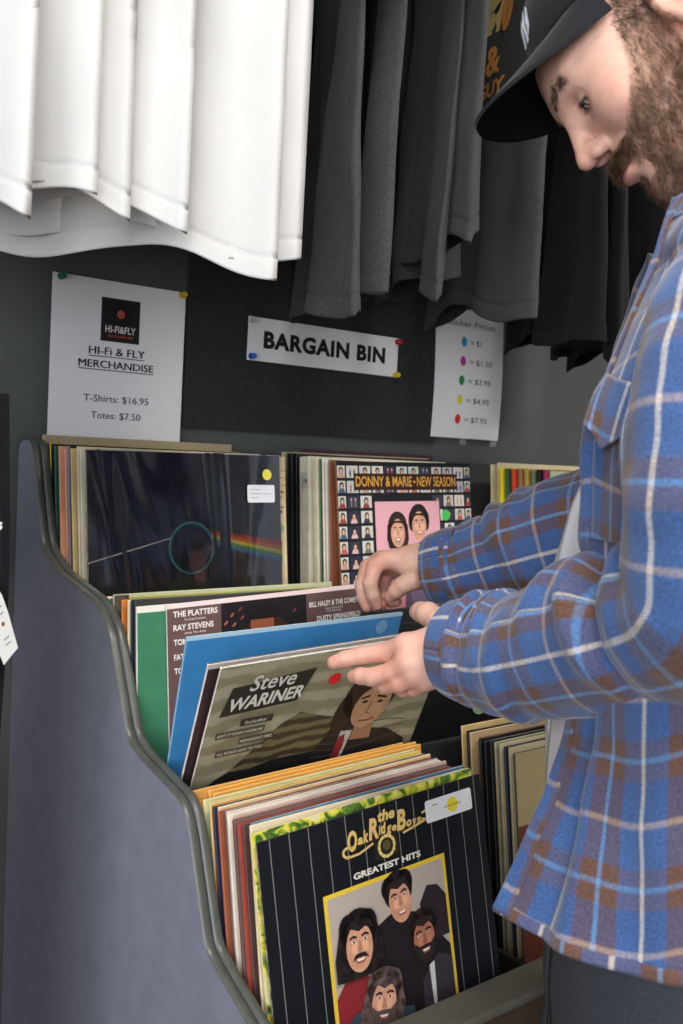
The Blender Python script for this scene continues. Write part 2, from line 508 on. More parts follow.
# top tier, left compartment -------------------------------------------------
R1 = [('plain tan cardboard', (176, 160, 128), tan, (206, 186, 140), -.001, .016),
      ('orange and black', (190, 84, 30), (40, 34, 32), cream, -.001, .003),
      ('rust edged', (168, 80, 52), (60, 40, 36), (168, 84, 64), .002, .001),
      ('yellow edged black', (40, 38, 40), (200, 176, 60), cream, .0, .002),
      ('black and cream', blk, blk, cream, .002, .002),
      ('dark teal green', (42, 92, 78), (46, 98, 84), (170, 170, 150), .0, .001),
      ('grey green', (70, 104, 90), (62, 100, 84), cream, .003, .0),
      ('peach pink', (226, 160, 128), (224, 158, 126), (230, 190, 150), .0, .0),
      ('soft peach', (222, 164, 136), (228, 170, 140), (226, 190, 160), .004, .001),
      ('lavender edged', (160, 148, 170), (140, 132, 150), (210, 200, 190), .003, .001),
      ('midnight blue', (34, 36, 56), (32, 34, 52), (206, 196, 170), .003, .0),
      ('straw coloured', (208, 186, 130), (206, 184, 128), (214, 196, 150), .0, .0),
      ('mustard cream', (198, 178, 126), (190, 168, 116), cream, .005, .001),
      ('cream board', (216, 204, 180), (214, 202, 176), wht, .004, .0),
      ('off white worn', (218, 208, 186), (214, 202, 178), wht, .003, .0)]
pack(R1, .565, -.028, -.138, 1.288, 7, 'top left row', 'record sleeves in the top left row', front_n=1, seed=3)

SLV = .9
def d_dark(d):
    # generic stand-in artwork: outlined ring, pale line and colour band
    d.line([(.0, .526), (.40, .622)], .0060, (228, 214, 196), 1)
    d.ring(.500, .575, .118, .118, .010, (110, 170, 168), 2, n=44)
    d.ring(.500, .575, .108, .108, .010, (36, 70, 76), 2, n=44)
    for i, c in enumerate([(206, 50, 40), (236, 116, 38), (244, 220, 60), (84, 166, 80), (54, 136, 196)]):
        a = .653-i*.0125; b = .590-i*.0205
        d.poly([(.605, a-.0125), (.9995, b-.0205), (.9995, b), (.605, a)], c, 3)
dark = jacket('record_sleeve', (19, 22, 32), (70, 60, 54), (150, 140, 124), t=.0036, draw=d_dark, worn=1, coat=1.0, gloss=.5, bump=.0)
place(dark, .5655, -.1600, 1.2875, 6, roll=.6, yaw=.6)
# wavy clear outer sleeve
def plastic_mat(name, tint=(.9, .93, 1.0), amount=.02):
    m = bpy.data.materials.new(name); m.use_nodes = True; nt = m.node_tree; N = nt.nodes; L = nt.links
    N.remove(N['Principled BSDF']); out = N['Material Output']
    tr = N.new('ShaderNodeBsdfTransparent'); gl = N.new('ShaderNodeBsdfGlossy'); mx = N.new('ShaderNodeMixShader')
    gl.inputs['Roughness'].default_value = .13; gl.inputs['Color'].default_value = (*tint, 1)
    fr = N.new('ShaderNodeFresnel'); fr.inputs['IOR'].default_value = 1.6
    mp = N.new('ShaderNodeMapping'); mp.inputs['Scale'].default_value = (8, 4, 1.8)
    tc = N.new('ShaderNodeTexCoord'); nz = N.new('ShaderNodeTexNoise'); nz.inputs['Scale'].default_value = 1.0; nz.inputs['Detail'].default_value = 1.5
    nz.inputs['Distortion'].default_value = .8
    L.new(tc.outputs['Object'], mp.inputs['Vector']); L.new(mp.outputs['Vector'], nz.inputs['Vector'])
    bp = N.new('ShaderNodeBump'); bp.inputs['Strength'].default_value = 1.0; bp.inputs['Distance'].default_value = .030
    L.new(nz.outputs['Fac'], bp.inputs['Height'])
    L.new(bp.outputs['Normal'], gl.inputs['Normal']); L.new(bp.outputs['Normal'], fr.inputs['Normal'])
    ad = N.new('ShaderNodeMath'); ad.operation = 'ADD'; ad.inputs[1].default_value = amount*.5; L.new(fr.outputs['Fac'], ad.inputs[0])
    L.new(ad.outputs[0], mx.inputs['Fac'])
    L.new(tr.outputs[0], mx.inputs[1]); L.new(gl.outputs[0], mx.inputs[2]); L.new(mx.outputs[0], out.inputs['Surface'])
    return m
M_plastic = plastic_mat('clear_plastic')
def plastic(parent):
    bm = bmesh.new(); bm_box(bm, -S/2-.0006, S/2+.0006, -.0040, -.0036, .0, S+.0006)
    o = from_bm('plastic_cover', bm, parent, [M_plastic]); o['label'] = 'clear crinkled plastic cover'
    return o
plastic(dark)
tag(dark, 'black record sleeve with a rainbow band in shiny plastic, front of the top left row', 'record', 'record sleeves in the top left row')

def sticker(parent, u, v, rw, rh, c, label, shape='dot', t=.0042, off=.0045, draw=None):
    bm = bmesh.new(); mats = [cmat(c, .5)]
    x = -S/2+u*S; z = v*S
    if shape == 'dot':
        bm_cyl(bm, (x, -off, z), (x, -off-.0003, z), rw, n=28)
    else:
        n = 5; P = []
        for cx, cz, a0 in ((x+rw-.003, z+rh-.003, 0), (x-rw+.003, z+rh-.003, PI/2), (x-rw+.003, z-rh+.003, PI), (x+rw-.003, z-rh+.003, 1.5*PI)):
            for k in range(n): P.append((cx+.003*math.cos(a0+k*PI/2/(n-1)), cz+.003*math.sin(a0+k*PI/2/(n-1))))
        A = [bm.verts.new((a, -off-.0003, b)) for a, b in P]; B = [bm.verts.new((a, -off, b)) for a, b in P]
        bm.faces.new(A); bm.faces.new(B[::-1])
        for i in range(len(P)): bm.faces.new((A[i-1], B[i-1], B[i], A[i]))
        bmesh.ops.recalc_face_normals(bm, faces=bm.faces)
    if draw:
        draw(Decals(bm, lambda a, b, l: (x+a, -off-.0003-.00015*l, z+b), mats))
    o = from_bm('price_sticker', bm, parent, mats); o['label'] = label; return o
sticker(dark, .916, .907, .0082, 0, (232, 222, 84), 'yellow round price sticker')
def d_lab(d):
    for zz, n in ((.006, 5), (.0, 11), (-.006, 4)):
        for k in range(n): d.rect(-.018+k*.0033, zz-.0006, -.016+k*.0033, zz+.0006, (120, 120, 130), 1)
sticker(dark, .880, .817, .0245, .0130, (226, 226, 230), 'white price label', 'rect', draw=d_lab)

# cream sleeve poking out behind the black one
def d_cs(d):
    for i in range(4): d.rect(.90, .93-i*.035, 1, .935-i*.035, (196, 120, 70), 1)
    d.text('JAZZ CLASSIC', .985, .80, .035, (50, 40, 36), 2, align='r', bold=.02, width=.55, italic=.2)
    d.text('HITS', .985, .725, .035, (50, 40, 36), 2, align='r', bold=.02, width=.2, italic=.2)
    d.ell(.965, .655, .02, .02, (110, 160, 120), 1)
o = jacket('record_sleeve', (206, 184, 142), (204, 186, 146), wht, draw=d_cs)
place(o, .5805, -.1495, 1.289, 7)
tag(o, 'cream record sleeve with orange lines poking out right behind the rainbow band sleeve', 'record', 'record sleeves in the top left row')

# top tier, middle compartment -----------------------------------------------
def d_donny(d):
    r = random.Random(5)
    d.rect(.0, .0, 1, 1, (24, 24, 30), 1)
    cols = [-.022+.0885*i for i in range(12)]
    rows = [.915-.0775*j for j in range(12)]
    for j, v in enumerate(rows):
        for i, u in enumerate(cols):
            if j >= 2 and 3 <= i <= 7: continue
            u0, u1 = max(.004, u), min(.996, u+.078); 
            if u1-u0 < .02: continue
            base = r.choice([(206, 204, 196), (198, 192, 184), (60, 62, 84), (188, 200, 190), (44, 50, 80), (214, 208, 200), (50, 50, 70), (180, 176, 184)])
            if i == 1 and j > 2: base = (44, 48, 72)
            if i in (0, 2): base = (200, 202, 192)
            d.rect(u0, v, u1, min(.996, v+.062), base, 2)
            cu = (u0+u1)/2
            hair = r.choice([(60, 38, 30), (30, 24, 26), (84, 50, 36)])
            body = r.choice([(150, 60, 60), (70, 90, 120), (196, 150, 130), (120, 110, 100), (60, 60, 70), (190, 90, 80)])
            if i == 1 and j > 2: body = (216, 180, 170)
            if j < 3 and i % 3 == 1:
                for q in (-.014, .014):
                    d.rect(cu+q-.006, v+.006, cu+q+.006, v+.038, body, 3); d.ell(cu+q, v+.044, .006, .008, (206, 160, 130), 4, n=8)
            else:
                d.poly([(cu-.024, v), (cu+.024, v), (cu+.014, v+.024), (cu-.014, v+.024)], body, 3)
                d.ell(cu, v+.037, .016, .019, hair, 3, n=12); d.ell(cu, v+.033, .010, .013, (210, 164, 136), 4, n=10)
    d.rect(.245, .22, .742, .797, (30, 26, 30), 4)
    d.rect(.252, .22, .735, .791, (226, 168, 178), 5)
    def face(u, v, s, hair, long):
        def E_(a, b, ra, rb, col, l, n=22): d.ell(u+a*s, v+b*s, ra*s, rb*s, col, l, n)
        hair = hairprint(hair)
        E_(0, .026, .070, .074, hair, 6)
        if long: d.poly([(u-.076*s, v+.03*s), (u-.082*s, v-.05*s), (u-.066*s, v-.098*s), (u+.066*s, v-.098*s), (u+.082*s, v-.05*s), (u+.076*s, v+.03*s)], hair, 6)
        else: E_(-.052, .01, .026, .055, hair, 6); E_(.052, .01, .026, .055, hair, 6)
        E_(0, -.018, .053, .077, skinprint((216, 158, 130)), 7)
        E_(-.020, -.022, .016, .020, (230, 176, 150), 8); E_(.022, -.022, .014, .018, (230, 176, 150), 8)
        d.poly([(u-.053*s, v+.004*s), (u-.050*s, v+.05*s), (u+.050*s, v+.05*s), (u+.053*s, v+.004*s), (u+.035*s, v+.034*s), (u-.01*s, v+.040*s), (u-.035*s, v+.032*s)], hair, 9)
        for q in (-1, 1):
            E_(q*.021, .000, .010, .0048, (230, 222, 214), 9, 10); E_(q*.021, .000, .005, .0048, (44, 30, 28), 10, 8)
            d.line([(u+q*.010*s, v+.011*s), (u+q*.022*s, v+.015*s), (u+q*.034*s, v+.011*s)], .005*s, (50, 34, 30), 10)
        d.poly([(u-.003*s, v), (u-.010*s, v-.028*s), (u+.010*s, v-.028*s), (u+.003*s, v)], (196, 136, 110), 9)
        d.poly([(u-.024*s, v-.046*s), (u+.024*s, v-.046*s), (u+.014*s, v-.063*s), (u-.014*s, v-.063*s)], (176, 70, 70), 9)
        d.poly([(u-.019*s, v-.048*s), (u+.019*s, v-.048*s), (u+.011*s, v-.057*s), (u-.011*s, v-.057*s)], (240, 234, 228), 10)
    d.poly([(.28, .22), (.32, .50), (.38, .54), (.46, .50), (.50, .22)], (190, 120, 130), 6)
    d.poly([(.44, .22), (.48, .54), (.60, .58), (.70, .50), (.735, .40), (.735, .22)], (108, 92, 116), 6)
    face(.410, .640, .98, (44, 28, 26), True)
    face(.572, .675, 1.02, (38, 26, 26), False)
    d.rect(.112, .852, .885, .938, (52, 30, 22), 6)
    for (t_, u_, w_) in (('DONNY & MARIE', .125, .405), ('NEW SEASON', .568, .305)):
        d.text(t_, u_+.002, .868, .052, (120, 60, 30), 7, width=w_, bold=.02); d.text(t_, u_, .872, .052, (220, 162, 72), 8, width=w_, bold=.012)
    d.ell(.549, .895, .008, .008, (220, 162, 72), 8, n=10)
donny = jacket('record_sleeve', (30, 30, 38), (146, 92, 56), (214, 190, 150), t=.0036, draw=d_donny, gloss=.3)
place(donny, .9925, -.1515, 1.2865, 7, roll=1.0, yaw=1.5)
sticker(donny, .783, .711, .0095, 0, (70, 196, 84), 'green round price sticker', off=.0036)
tag(donny, 'record sleeve with a grid of small photos around a pink double portrait', 'record', 'record sleeves in the top middle row')
R1b = [('dark plum', (70, 44, 56), (84, 50, 60), (96, 60, 66), .030, .012),
       ('cream edged', (206, 190, 150), cream, cream, .012, .006),
       ('olive cream', (190, 178, 140), (180, 164, 120), (200, 186, 146), -.018, .004),
       ('worn black', blk, (34, 32, 32), cream, -.012, .003, dict(worn=0)),
       ('gold edged black', (26, 26, 30), (30, 30, 34), (150, 130, 80), -.008, .004),
       ('glossy black', (22, 22, 26), (22, 22, 26), blk, -.004, .002, dict(coat=.8)),
       ]
pack(R1b, .985, -.028, -.062, 1.292, 5, 'top middle row', 'record sleeves in the top middle row', front_n=8, seed=4, xj=.0005, zj=.001)
# white boxed set
def d_box(d): pass
bx = jacket('boxed_record_set', (222, 214, 190), (222, 214, 192), (226, 218, 196), t=.026, bump=0)
place(bx, .984, -.0815, 1.291, 5)
bm = bmesh.new(); bm_box(bm, -S/2-.0006, -S/2-.0001, -.010, .008, .262, .288)
mm = [cmat((206, 200, 190))]
dd = Decals(bm, lambda u, v, l: (-S/2-.0006-.00015*l, .007-u, v), mm); dd.text('195', .005, .271, .006, (70, 70, 74), 1, bold=.03)
lb = from_bm('spine_label', bm, bx, mm); lb['label'] = 'small grey number label'
tag(bx, 'thick cream white boxed record set between the black and cream sleeves', 'boxed record set')
R1c = [('ivory', (226, 216, 186), (222, 210, 176), (226, 216, 190), .0, .001, dict(t=.0105)),
       ('forest green edged', (60, 90, 62), (84, 108, 70), wht, .002, .000),
       ('pale ivory', (228, 222, 206), (226, 220, 204), wht, .0, .001),
       ('white and plum', (226, 220, 208), (222, 210, 196), wht, .0, -.001),
       ('warm brown', (130, 78, 52), (140, 84, 56), (190, 160, 130), .0, -.002)]
pack(R1c, .988, -.1045, -.1415, 1.2895, 6, 'top middle row', 'record sleeves in the top middle row', front_n=1, seed=8, xj=.0006, zj=.0008)

# top tier, right compartment --------------------------------------------------
R1d = [('wide cream', (222, 206, 158), cream, (220, 206, 160), .0, .0),
       ('aged ivory', (208, 196, 160), cream, cream, .010, .004)]
pack(R1d, 1.457, -.060, -.068, 1.292, 5, 'top right row', 'record sleeves in the top right row', front_n=9, seed=11, xj=.0005, zj=.001)
R1e = [('bright yellow', (232, 206, 40), (232, 206, 40)), ('dark green', (40, 84, 60), (52, 96, 66)), ('orange red', (212, 66, 36), (214, 70, 40)),
       ('brown and tan', (150, 110, 76), (150, 108, 74)), ('mustard gold', (178, 146, 60), (182, 150, 64)), ('sage green', (110, 124, 92), (104, 118, 90)),
       ('black', (30, 28, 30), (30, 28, 30)), ('magenta pink', (170, 44, 96), (168, 46, 98)), ('pale green patterned', (176, 188, 150), (180, 188, 150))]
for i, (w_, a, b) in enumerate(R1e):
    o = jacket('record_sleeve', a, b, tuple(min(255, int(q*.6+90)) for q in a), t=.006)
    place(o, 1.463+.0095*i, -.078-.0078*i, 1.287-.001*(i % 3), 5)
    tag(o, '%s record sleeve, %s from front in the top right row' % (w_, ORD[len(R1e)-1-i]), 'record', 'record sleeves in the top right row')

# middle tier, left compartment ------------------------------------------------
R2 = [('ivory edged', (214, 204, 168), (216, 200, 156), cream, -.008, -.004),
      ('thick cream', (214, 200, 160), (214, 196, 150), cream, -.008, -.005),
      ('teal edged', (40, 100, 104), (50, 110, 112), (60, 130, 120), -.004, -.004),
      ('grey stone', (150, 148, 132), (160, 156, 140), (180, 176, 150), -.004, .001),
      ('dark photographic', (84, 72, 58), (70, 62, 52), cream, -.003, .002),
      ('pale yellow green', (190, 186, 140), (190, 180, 130), (206, 196, 150), .012, .004),
      ('turquoise edged', (180, 186, 150), (170, 170, 140), (150, 180, 160), .014, .004),
      ('burnt orange', (198, 116, 50), (200, 118, 52), (206, 150, 90), -.003, -.002),
      ('leafy green', (140, 150, 84), (180, 160, 110), (150, 156, 96), .004, .004),
      ('straw cream', (214, 204, 170), (214, 200, 160), (216, 206, 170), -.002, .0),
      ('navy blue', (36, 38, 58), (36, 38, 60), (80, 76, 80), -.001, .0),
      ('charcoal topped', (60, 56, 56), (60, 58, 62), (40, 38, 40), .001, .002)]
pack(R2, .565, -.246, -.309, 1.110, 5, 'middle left row', 'record sleeves in the middle left row', front_n=3, seed=5, xj=.0008, zj=.001)
def d_green(d): d.rect(0, .975, 1, 1, (226, 222, 210), 1)
gr = jacket('record_sleeve', (66, 128, 96), (206, 204, 196), (234, 224, 214), t=.0034, draw=d_green)
place(gr, .565, -.3165, 1.1045, 3.5, roll=.9)
tag(gr, 'plain green record sleeve whose left strip shows beside the mauve one', 'record', 'record sleeves in the middle left row')
def d_plat(d):
    d.rect(.0, .0, 1, 1, (104, 78, 76), 1)
    d.rect(.0, .982, 1, 1, (234, 210, 208), 2)
    W_ = (232, 224, 218)
    L = [('THE PLATTERS', .948, .205, 'The Great Pretender'), ('RAY STEVENS', .895, .185, 'Ahab The Arab'), ('TOM JONES', .838, .15, ''), ('FATS DOMINO', .780, .18, ''), ('TOMMY ROE', .726, .16, '')]
    for t, v, w, sub in L:
        d.text(t, .026, v, .022, W_, 4, width=w, bold=.03)
        if sub: d.text(sub, .075, v-.018, .009, W_, 4, width=.10)
    d.rect(.249, .35, .685, .981, (30, 26, 30), 3)
    d.poly([(.30, .60), (.33, .84), (.40, .90), (.54, .90), (.62, .83), (.66, .60)], (60, 34, 30), 4)
    for a_, b_, c_ in ((.30, .93, (150, 74, 54)), (.34, .95, (96, 54, 48)), (.27, .90, (160, 88, 62)), (.35, .915, (130, 60, 46)), (.62, .92, (110, 60, 48)), (.31, .89, (150, 90, 66))):
        d.ell(a_, b_, .013, .006, c_, 5, n=10, rot=.7)
    d.ell(.45, .88, .06, .08, (150, 84, 60), 5)
    d.poly([(.38, .93), (.42, .965), (.50, .968), (.54, .93), (.53, .90), (.39, .90)], (28, 22, 24), 6)
    d.text('BILL HALEY & THE COMETS', .70, .922, .022, W_, 4, width=.315*.92, bold=.03)
    d.text('Shake, Rattle & Roll', .79, .905, .009, W_, 4, width=.10)
    d.text('Crazy Man Crazy', .80, .893, .009, W_, 4, width=.08)
    d.text('DUSTY SPRINGFIELD', .742, .858, .022, W_, 4, width=.25, bold=.03)
plat = jacket('record_sleeve', (104, 78, 76), (206, 204, 196), (234, 214, 210), t=.0036, draw=d_plat)
place(plat, .6026, -.3215, 1.1055, 3.5, roll=1.97, yaw=1.0)
tag(plat, 'mauve record sleeve listing singers in white capitals, behind the blue sleeve', 'record', 'record sleeves in the middle left row')
# blue sleeve pulled forward
def d_blue(d):
    d.rect(0, .985, 1, 1, (176, 206, 226), 1)
    d.ell(.90, .945, .03, .03, (120, 168, 208), 1)
blue = jacket('record_sleeve', (64, 134, 192), (120, 160, 190), (176, 190, 196), t=.0034, draw=d_blue, gloss=.6, coat=.4, bump=.05)
place(blue, .5654, -.4337, 1.0887, -15.0, roll=1.9, yaw=-1.6)
tag(blue, 'plain bright blue record sleeve tilted forward behind the olive portrait sleeve', 'record', 'record sleeves in the middle left row')
def d_maroon(d): d.rect(0, .98, 1, 1, (200, 190, 180), 1)
mar = jacket('record_sleeve', (60, 40, 44), (216, 208, 204), (120, 110, 100), t=.0034, draw=d_maroon)
place(mar, .5560, -.4955, 1.0715, -26.4, roll=4.2, yaw=-3.5)
tag(mar, 'dark maroon record sleeve with a white spine just behind the olive portrait sleeve', 'record', 'record sleeves in the middle left row')
def wavy_mat(name, c1, c2, sc, dist=6.0):
    m = bpy.data.materials.new(name); m.use_nodes = True; nt = m.node_tree; N = nt.nodes; L = nt.links
    b = N['Principled BSDF']; b.inputs['Roughness'].default_value = .35
    tc = N.new('ShaderNodeTexCoord'); w = N.new('ShaderNodeTexWave'); w.bands_direction = 'Z'; w.inputs['Scale'].default_value = sc*6
    w.inputs['Distortion'].default_value = dist; w.inputs['Detail'].default_value = 3; w.inputs['Detail Scale'].default_value = 1.2
    r = N.new('ShaderNodeValToRGB'); r.color_ramp.elements[0].color = (*rgb(*c2), 1); r.color_ramp.elements[1].color = (*rgb(*c1), 1)
    r.color_ramp.elements[0].position = .3; r.color_ramp.elements[1].position = .7
    L.new(tc.outputs['Object'], w.inputs['Vector']); L.new(w.outputs['Fac'], r.inputs['Fac']); L.new(r.outputs['Color'], b.inputs['Base Color'])
    return m
def leafy_mat():
    m = bpy.data.materials.new('leaf_print'); m.use_nodes = True; nt = m.node_tree; N = nt.nodes; L = nt.links
    b = N['Principled BSDF']; b.inputs['Roughness'].default_value = .4
    tc = N.new('ShaderNodeTexCoord'); n = N.new('ShaderNodeTexNoise'); n.inputs['Scale'].default_value = 55; n.inputs['Detail'].default_value = 3; n.inputs['Distortion'].default_value = 1.2
    r = N.new('ShaderNodeValToRGB'); cr = r.color_ramp
    for i, (p, c) in enumerate([(.36, (60, 92, 40)), (.44, (110, 146, 56)), (.50, (206, 200, 60)), (.57, (228, 216, 90)), (.64, (222, 212, 160))]):
        e = cr.elements[i] if i < 2 else cr.elements.new(p); e.position = p; e.color = (*rgb(*c), 1)
    L.new(tc.outputs['Object'], n.inputs['Vector']); L.new(n.outputs['Fac'], r.inputs['Fac']); L.new(r.outputs['Color'], b.inputs['Base Color'])
    return m
def d_steve(d):
    r = random.Random(2)
    d.rect(0, 0, 1, 1, wavy_mat('olive_waves', (166, 160, 134), (138, 132, 104), 1.6), 1)
    # wavy landscape lines in olive and brown
    # striped hill, dark ground
    d.poly([(.10, .45), (.167, .519), (.23, .59), (.31, .68), (.386, .725), (.47, .69), (.56, .66), (.66, .50), (.66, .40), (.10, .40)], wavy_mat('hill_waves', (112, 104, 76), (62, 56, 42), 3.2, 4.0), 3)
    d.poly([(0, 0), (0, .39), (.045, .413), (.09, .46), (.134, .485), (.22, .48), (.319, .503), (.45, .50), (.58, .50), (.70, .45), (.75, 0)], (30, 30, 30), 5)
    # coat and figure
    d.poly([(.46, 0), (.47, .36), (.50, .50), (.55, .60), (.62, .64), (.72, .57), (.84, .54), (.95, .46), (.985, .3), (.985, 0)], (36, 34, 36), 6)
    for k in range(5):
        d.line([(u/12, .40+k*.045+.018*math.sin(u*1.1+k)) for u in range(6, 12)], .004, (80, 74, 60), 7)
    d.poly([(.60, .42), (.605, .58), (.66, .57), (.645, .42)], (196, 192, 186), 7)
    d.poly([(.585, .36), (.605, .55), (.63, .56), (.64, .50), (.62, .36)], (140, 40, 50), 8)
    # hair and face
    d.ell(.695, .745, .125, .125, hairprint((54, 38, 30)), 8, rot=-.25)
    d.ell(.595, .68, .050, .105, (54, 38, 30), 8, rot=-.2)
    d.ell(.715, .690, .085, .115, skinprint((186, 142, 108)), 9, rot=-.25)
    d.poly([(.66, .52), (.665, .60), (.75, .62), (.76, .51)], (166, 120, 92), 8)
    d.line([(.655, .735), (.69, .742)], .010, (50, 34, 28), 10); d.line([(.73, .735), (.775, .720)], .010, (50, 34, 28), 10)
    d.ell(.675, .715, .014, .007, (44, 32, 28), 10, n=10); d.ell(.750, .703, .014, .007, (44, 32, 28), 10, n=10)
    d.line([(.71, .71), (.698, .655), (.715, .648)], .006, (140, 96, 74), 10)
    d.line([(.675, .618), (.71, .612), (.745, .618)], .010, (150, 84, 74), 10)
    d.poly([(.59, .80), (.62, .87), (.72, .885), (.81, .83), (.84, .74), (.79, .80), (.70, .79), (.64, .75), (.625, .68)], (54, 38, 30), 11)
    # title block
    d.poly([(.036, .777), (.062, .905), (.395, .938), (.345, .792)], (46, 43, 38), 12)
    d.text('Steve', .130, .880, .066, (214, 212, 202), 14, width=.185, italic=.25, bold=.012)
    d.text('WARINER', .066, .800, .055, (218, 216, 206), 15, width=.295, italic=.2, bold=.03, slope=.04)
    d.rect(.130, .715, .262, .748, (60, 54, 48), 12); d.text('Includes:', .150, .722, .017, (220, 216, 206), 13, width=.09, italic=.2)
    for (t, u, v, w) in (("AIN'T IT FUNNY ANYMORE", .048, .678, .185), ('MIDNIGHT FIRE', .150, .634, .13), ('ALL ROADS LEAD TO YOU', .066, .588, .185)):
        d.rect(u-.006, v-.008, u+w+.006, v+.022, (84, 76, 64), 12); d.text(t, u, v, .0135, (206, 198, 180), 13, width=w, bold=.015)
steve = jacket('record_sleeve', (152, 146, 118), (224, 212, 206), (196, 192, 180), t=.0036, draw=d_steve, gloss=.5)
place(steve, .5654, -.5063, 1.0692, -27.5, roll=4.2, yaw=-3.5)
sticker(steve, .490, .866, .0085, 0, (222, 40, 44), 'red round price sticker', off=.0037)
tag(steve, 'olive record sleeve with a portrait and wavy lines, leaning forward under the hand', 'record', 'record sleeves in the middle left row')

# bottom tier, left compartment -------------------------------------------------
R3 = [('orange tan', (218, 160, 86), (212, 156, 84), (214, 170, 100), -.002, .006),
      ('golden orange', (228, 152, 52), (216, 170, 90), (226, 180, 90), .014, .006),
      ('worn amber', (214, 150, 66), (206, 170, 110), (220, 190, 120), .016, .004),
      ('pale green cream', (196, 198, 150), (208, 198, 150), (216, 206, 160), .0, .002),
      ('golden yellow', (224, 196, 70), (206, 180, 120), (220, 196, 130), .004, .000),
      ('orange banded', (222, 148, 64), (204, 180, 130), (222, 200, 150), .001, .001),
      ('navy blue', (40, 46, 76), (40, 44, 70), (212, 200, 170), .0, -.001),
      ('sand coloured', (222, 196, 150), (214, 190, 150), (226, 206, 168), .002, .001),
      ('rust brown', (150, 84, 56), (150, 82, 54), (220, 202, 170), -.001, .0),
      ('white and dark worn', (226, 214, 196), (96, 84, 80), wht, .002, .001),
      ('ivory worn', (228, 216, 196), (214, 200, 190), wht, .002, .0),
      ('dusty rose', (196, 162, 150), (180, 150, 140), (206, 180, 168), .004, -.001),
      ('mauve brown', (136, 104, 98), (96, 62, 56), (150, 120, 110), -.001, -.001),
      ('red and brown', (180, 74, 60), (90, 60, 56), (140, 110, 104), .0, -.002),
      ('deep brown', (86, 62, 58), (84, 60, 56), (110, 90, 90), .002, -.002),
      ('blue and white', (60, 110, 150), (90, 130, 150), (190, 196, 200), .010, -.001),
      ('light cream', (222, 208, 180), (214, 196, 160), (220, 206, 180), .004, .001)]
pack(R3, .566, -.462, -.5665, .9185, 9.5, 'bottom left row', 'record sleeves in the bottom left row', roll=1.5, front_n=3, seed=9, xj=.0012, zj=.001)
def d_flor(d):
    d.rect(0, 0, 1, 1, leafy_mat(), 1)
flor = jacket('record_sleeve', (210, 200, 90), (220, 200, 150), (216, 202, 160), t=.0036, draw=d_flor)
place(flor, .5645, -.5745, .9135, 9.6, roll=3.2, yaw=-1.2)
tag(flor, 'yellow and green leafy record sleeve right behind the black pinstriped one', 'record', 'record sleeves in the bottom left row')

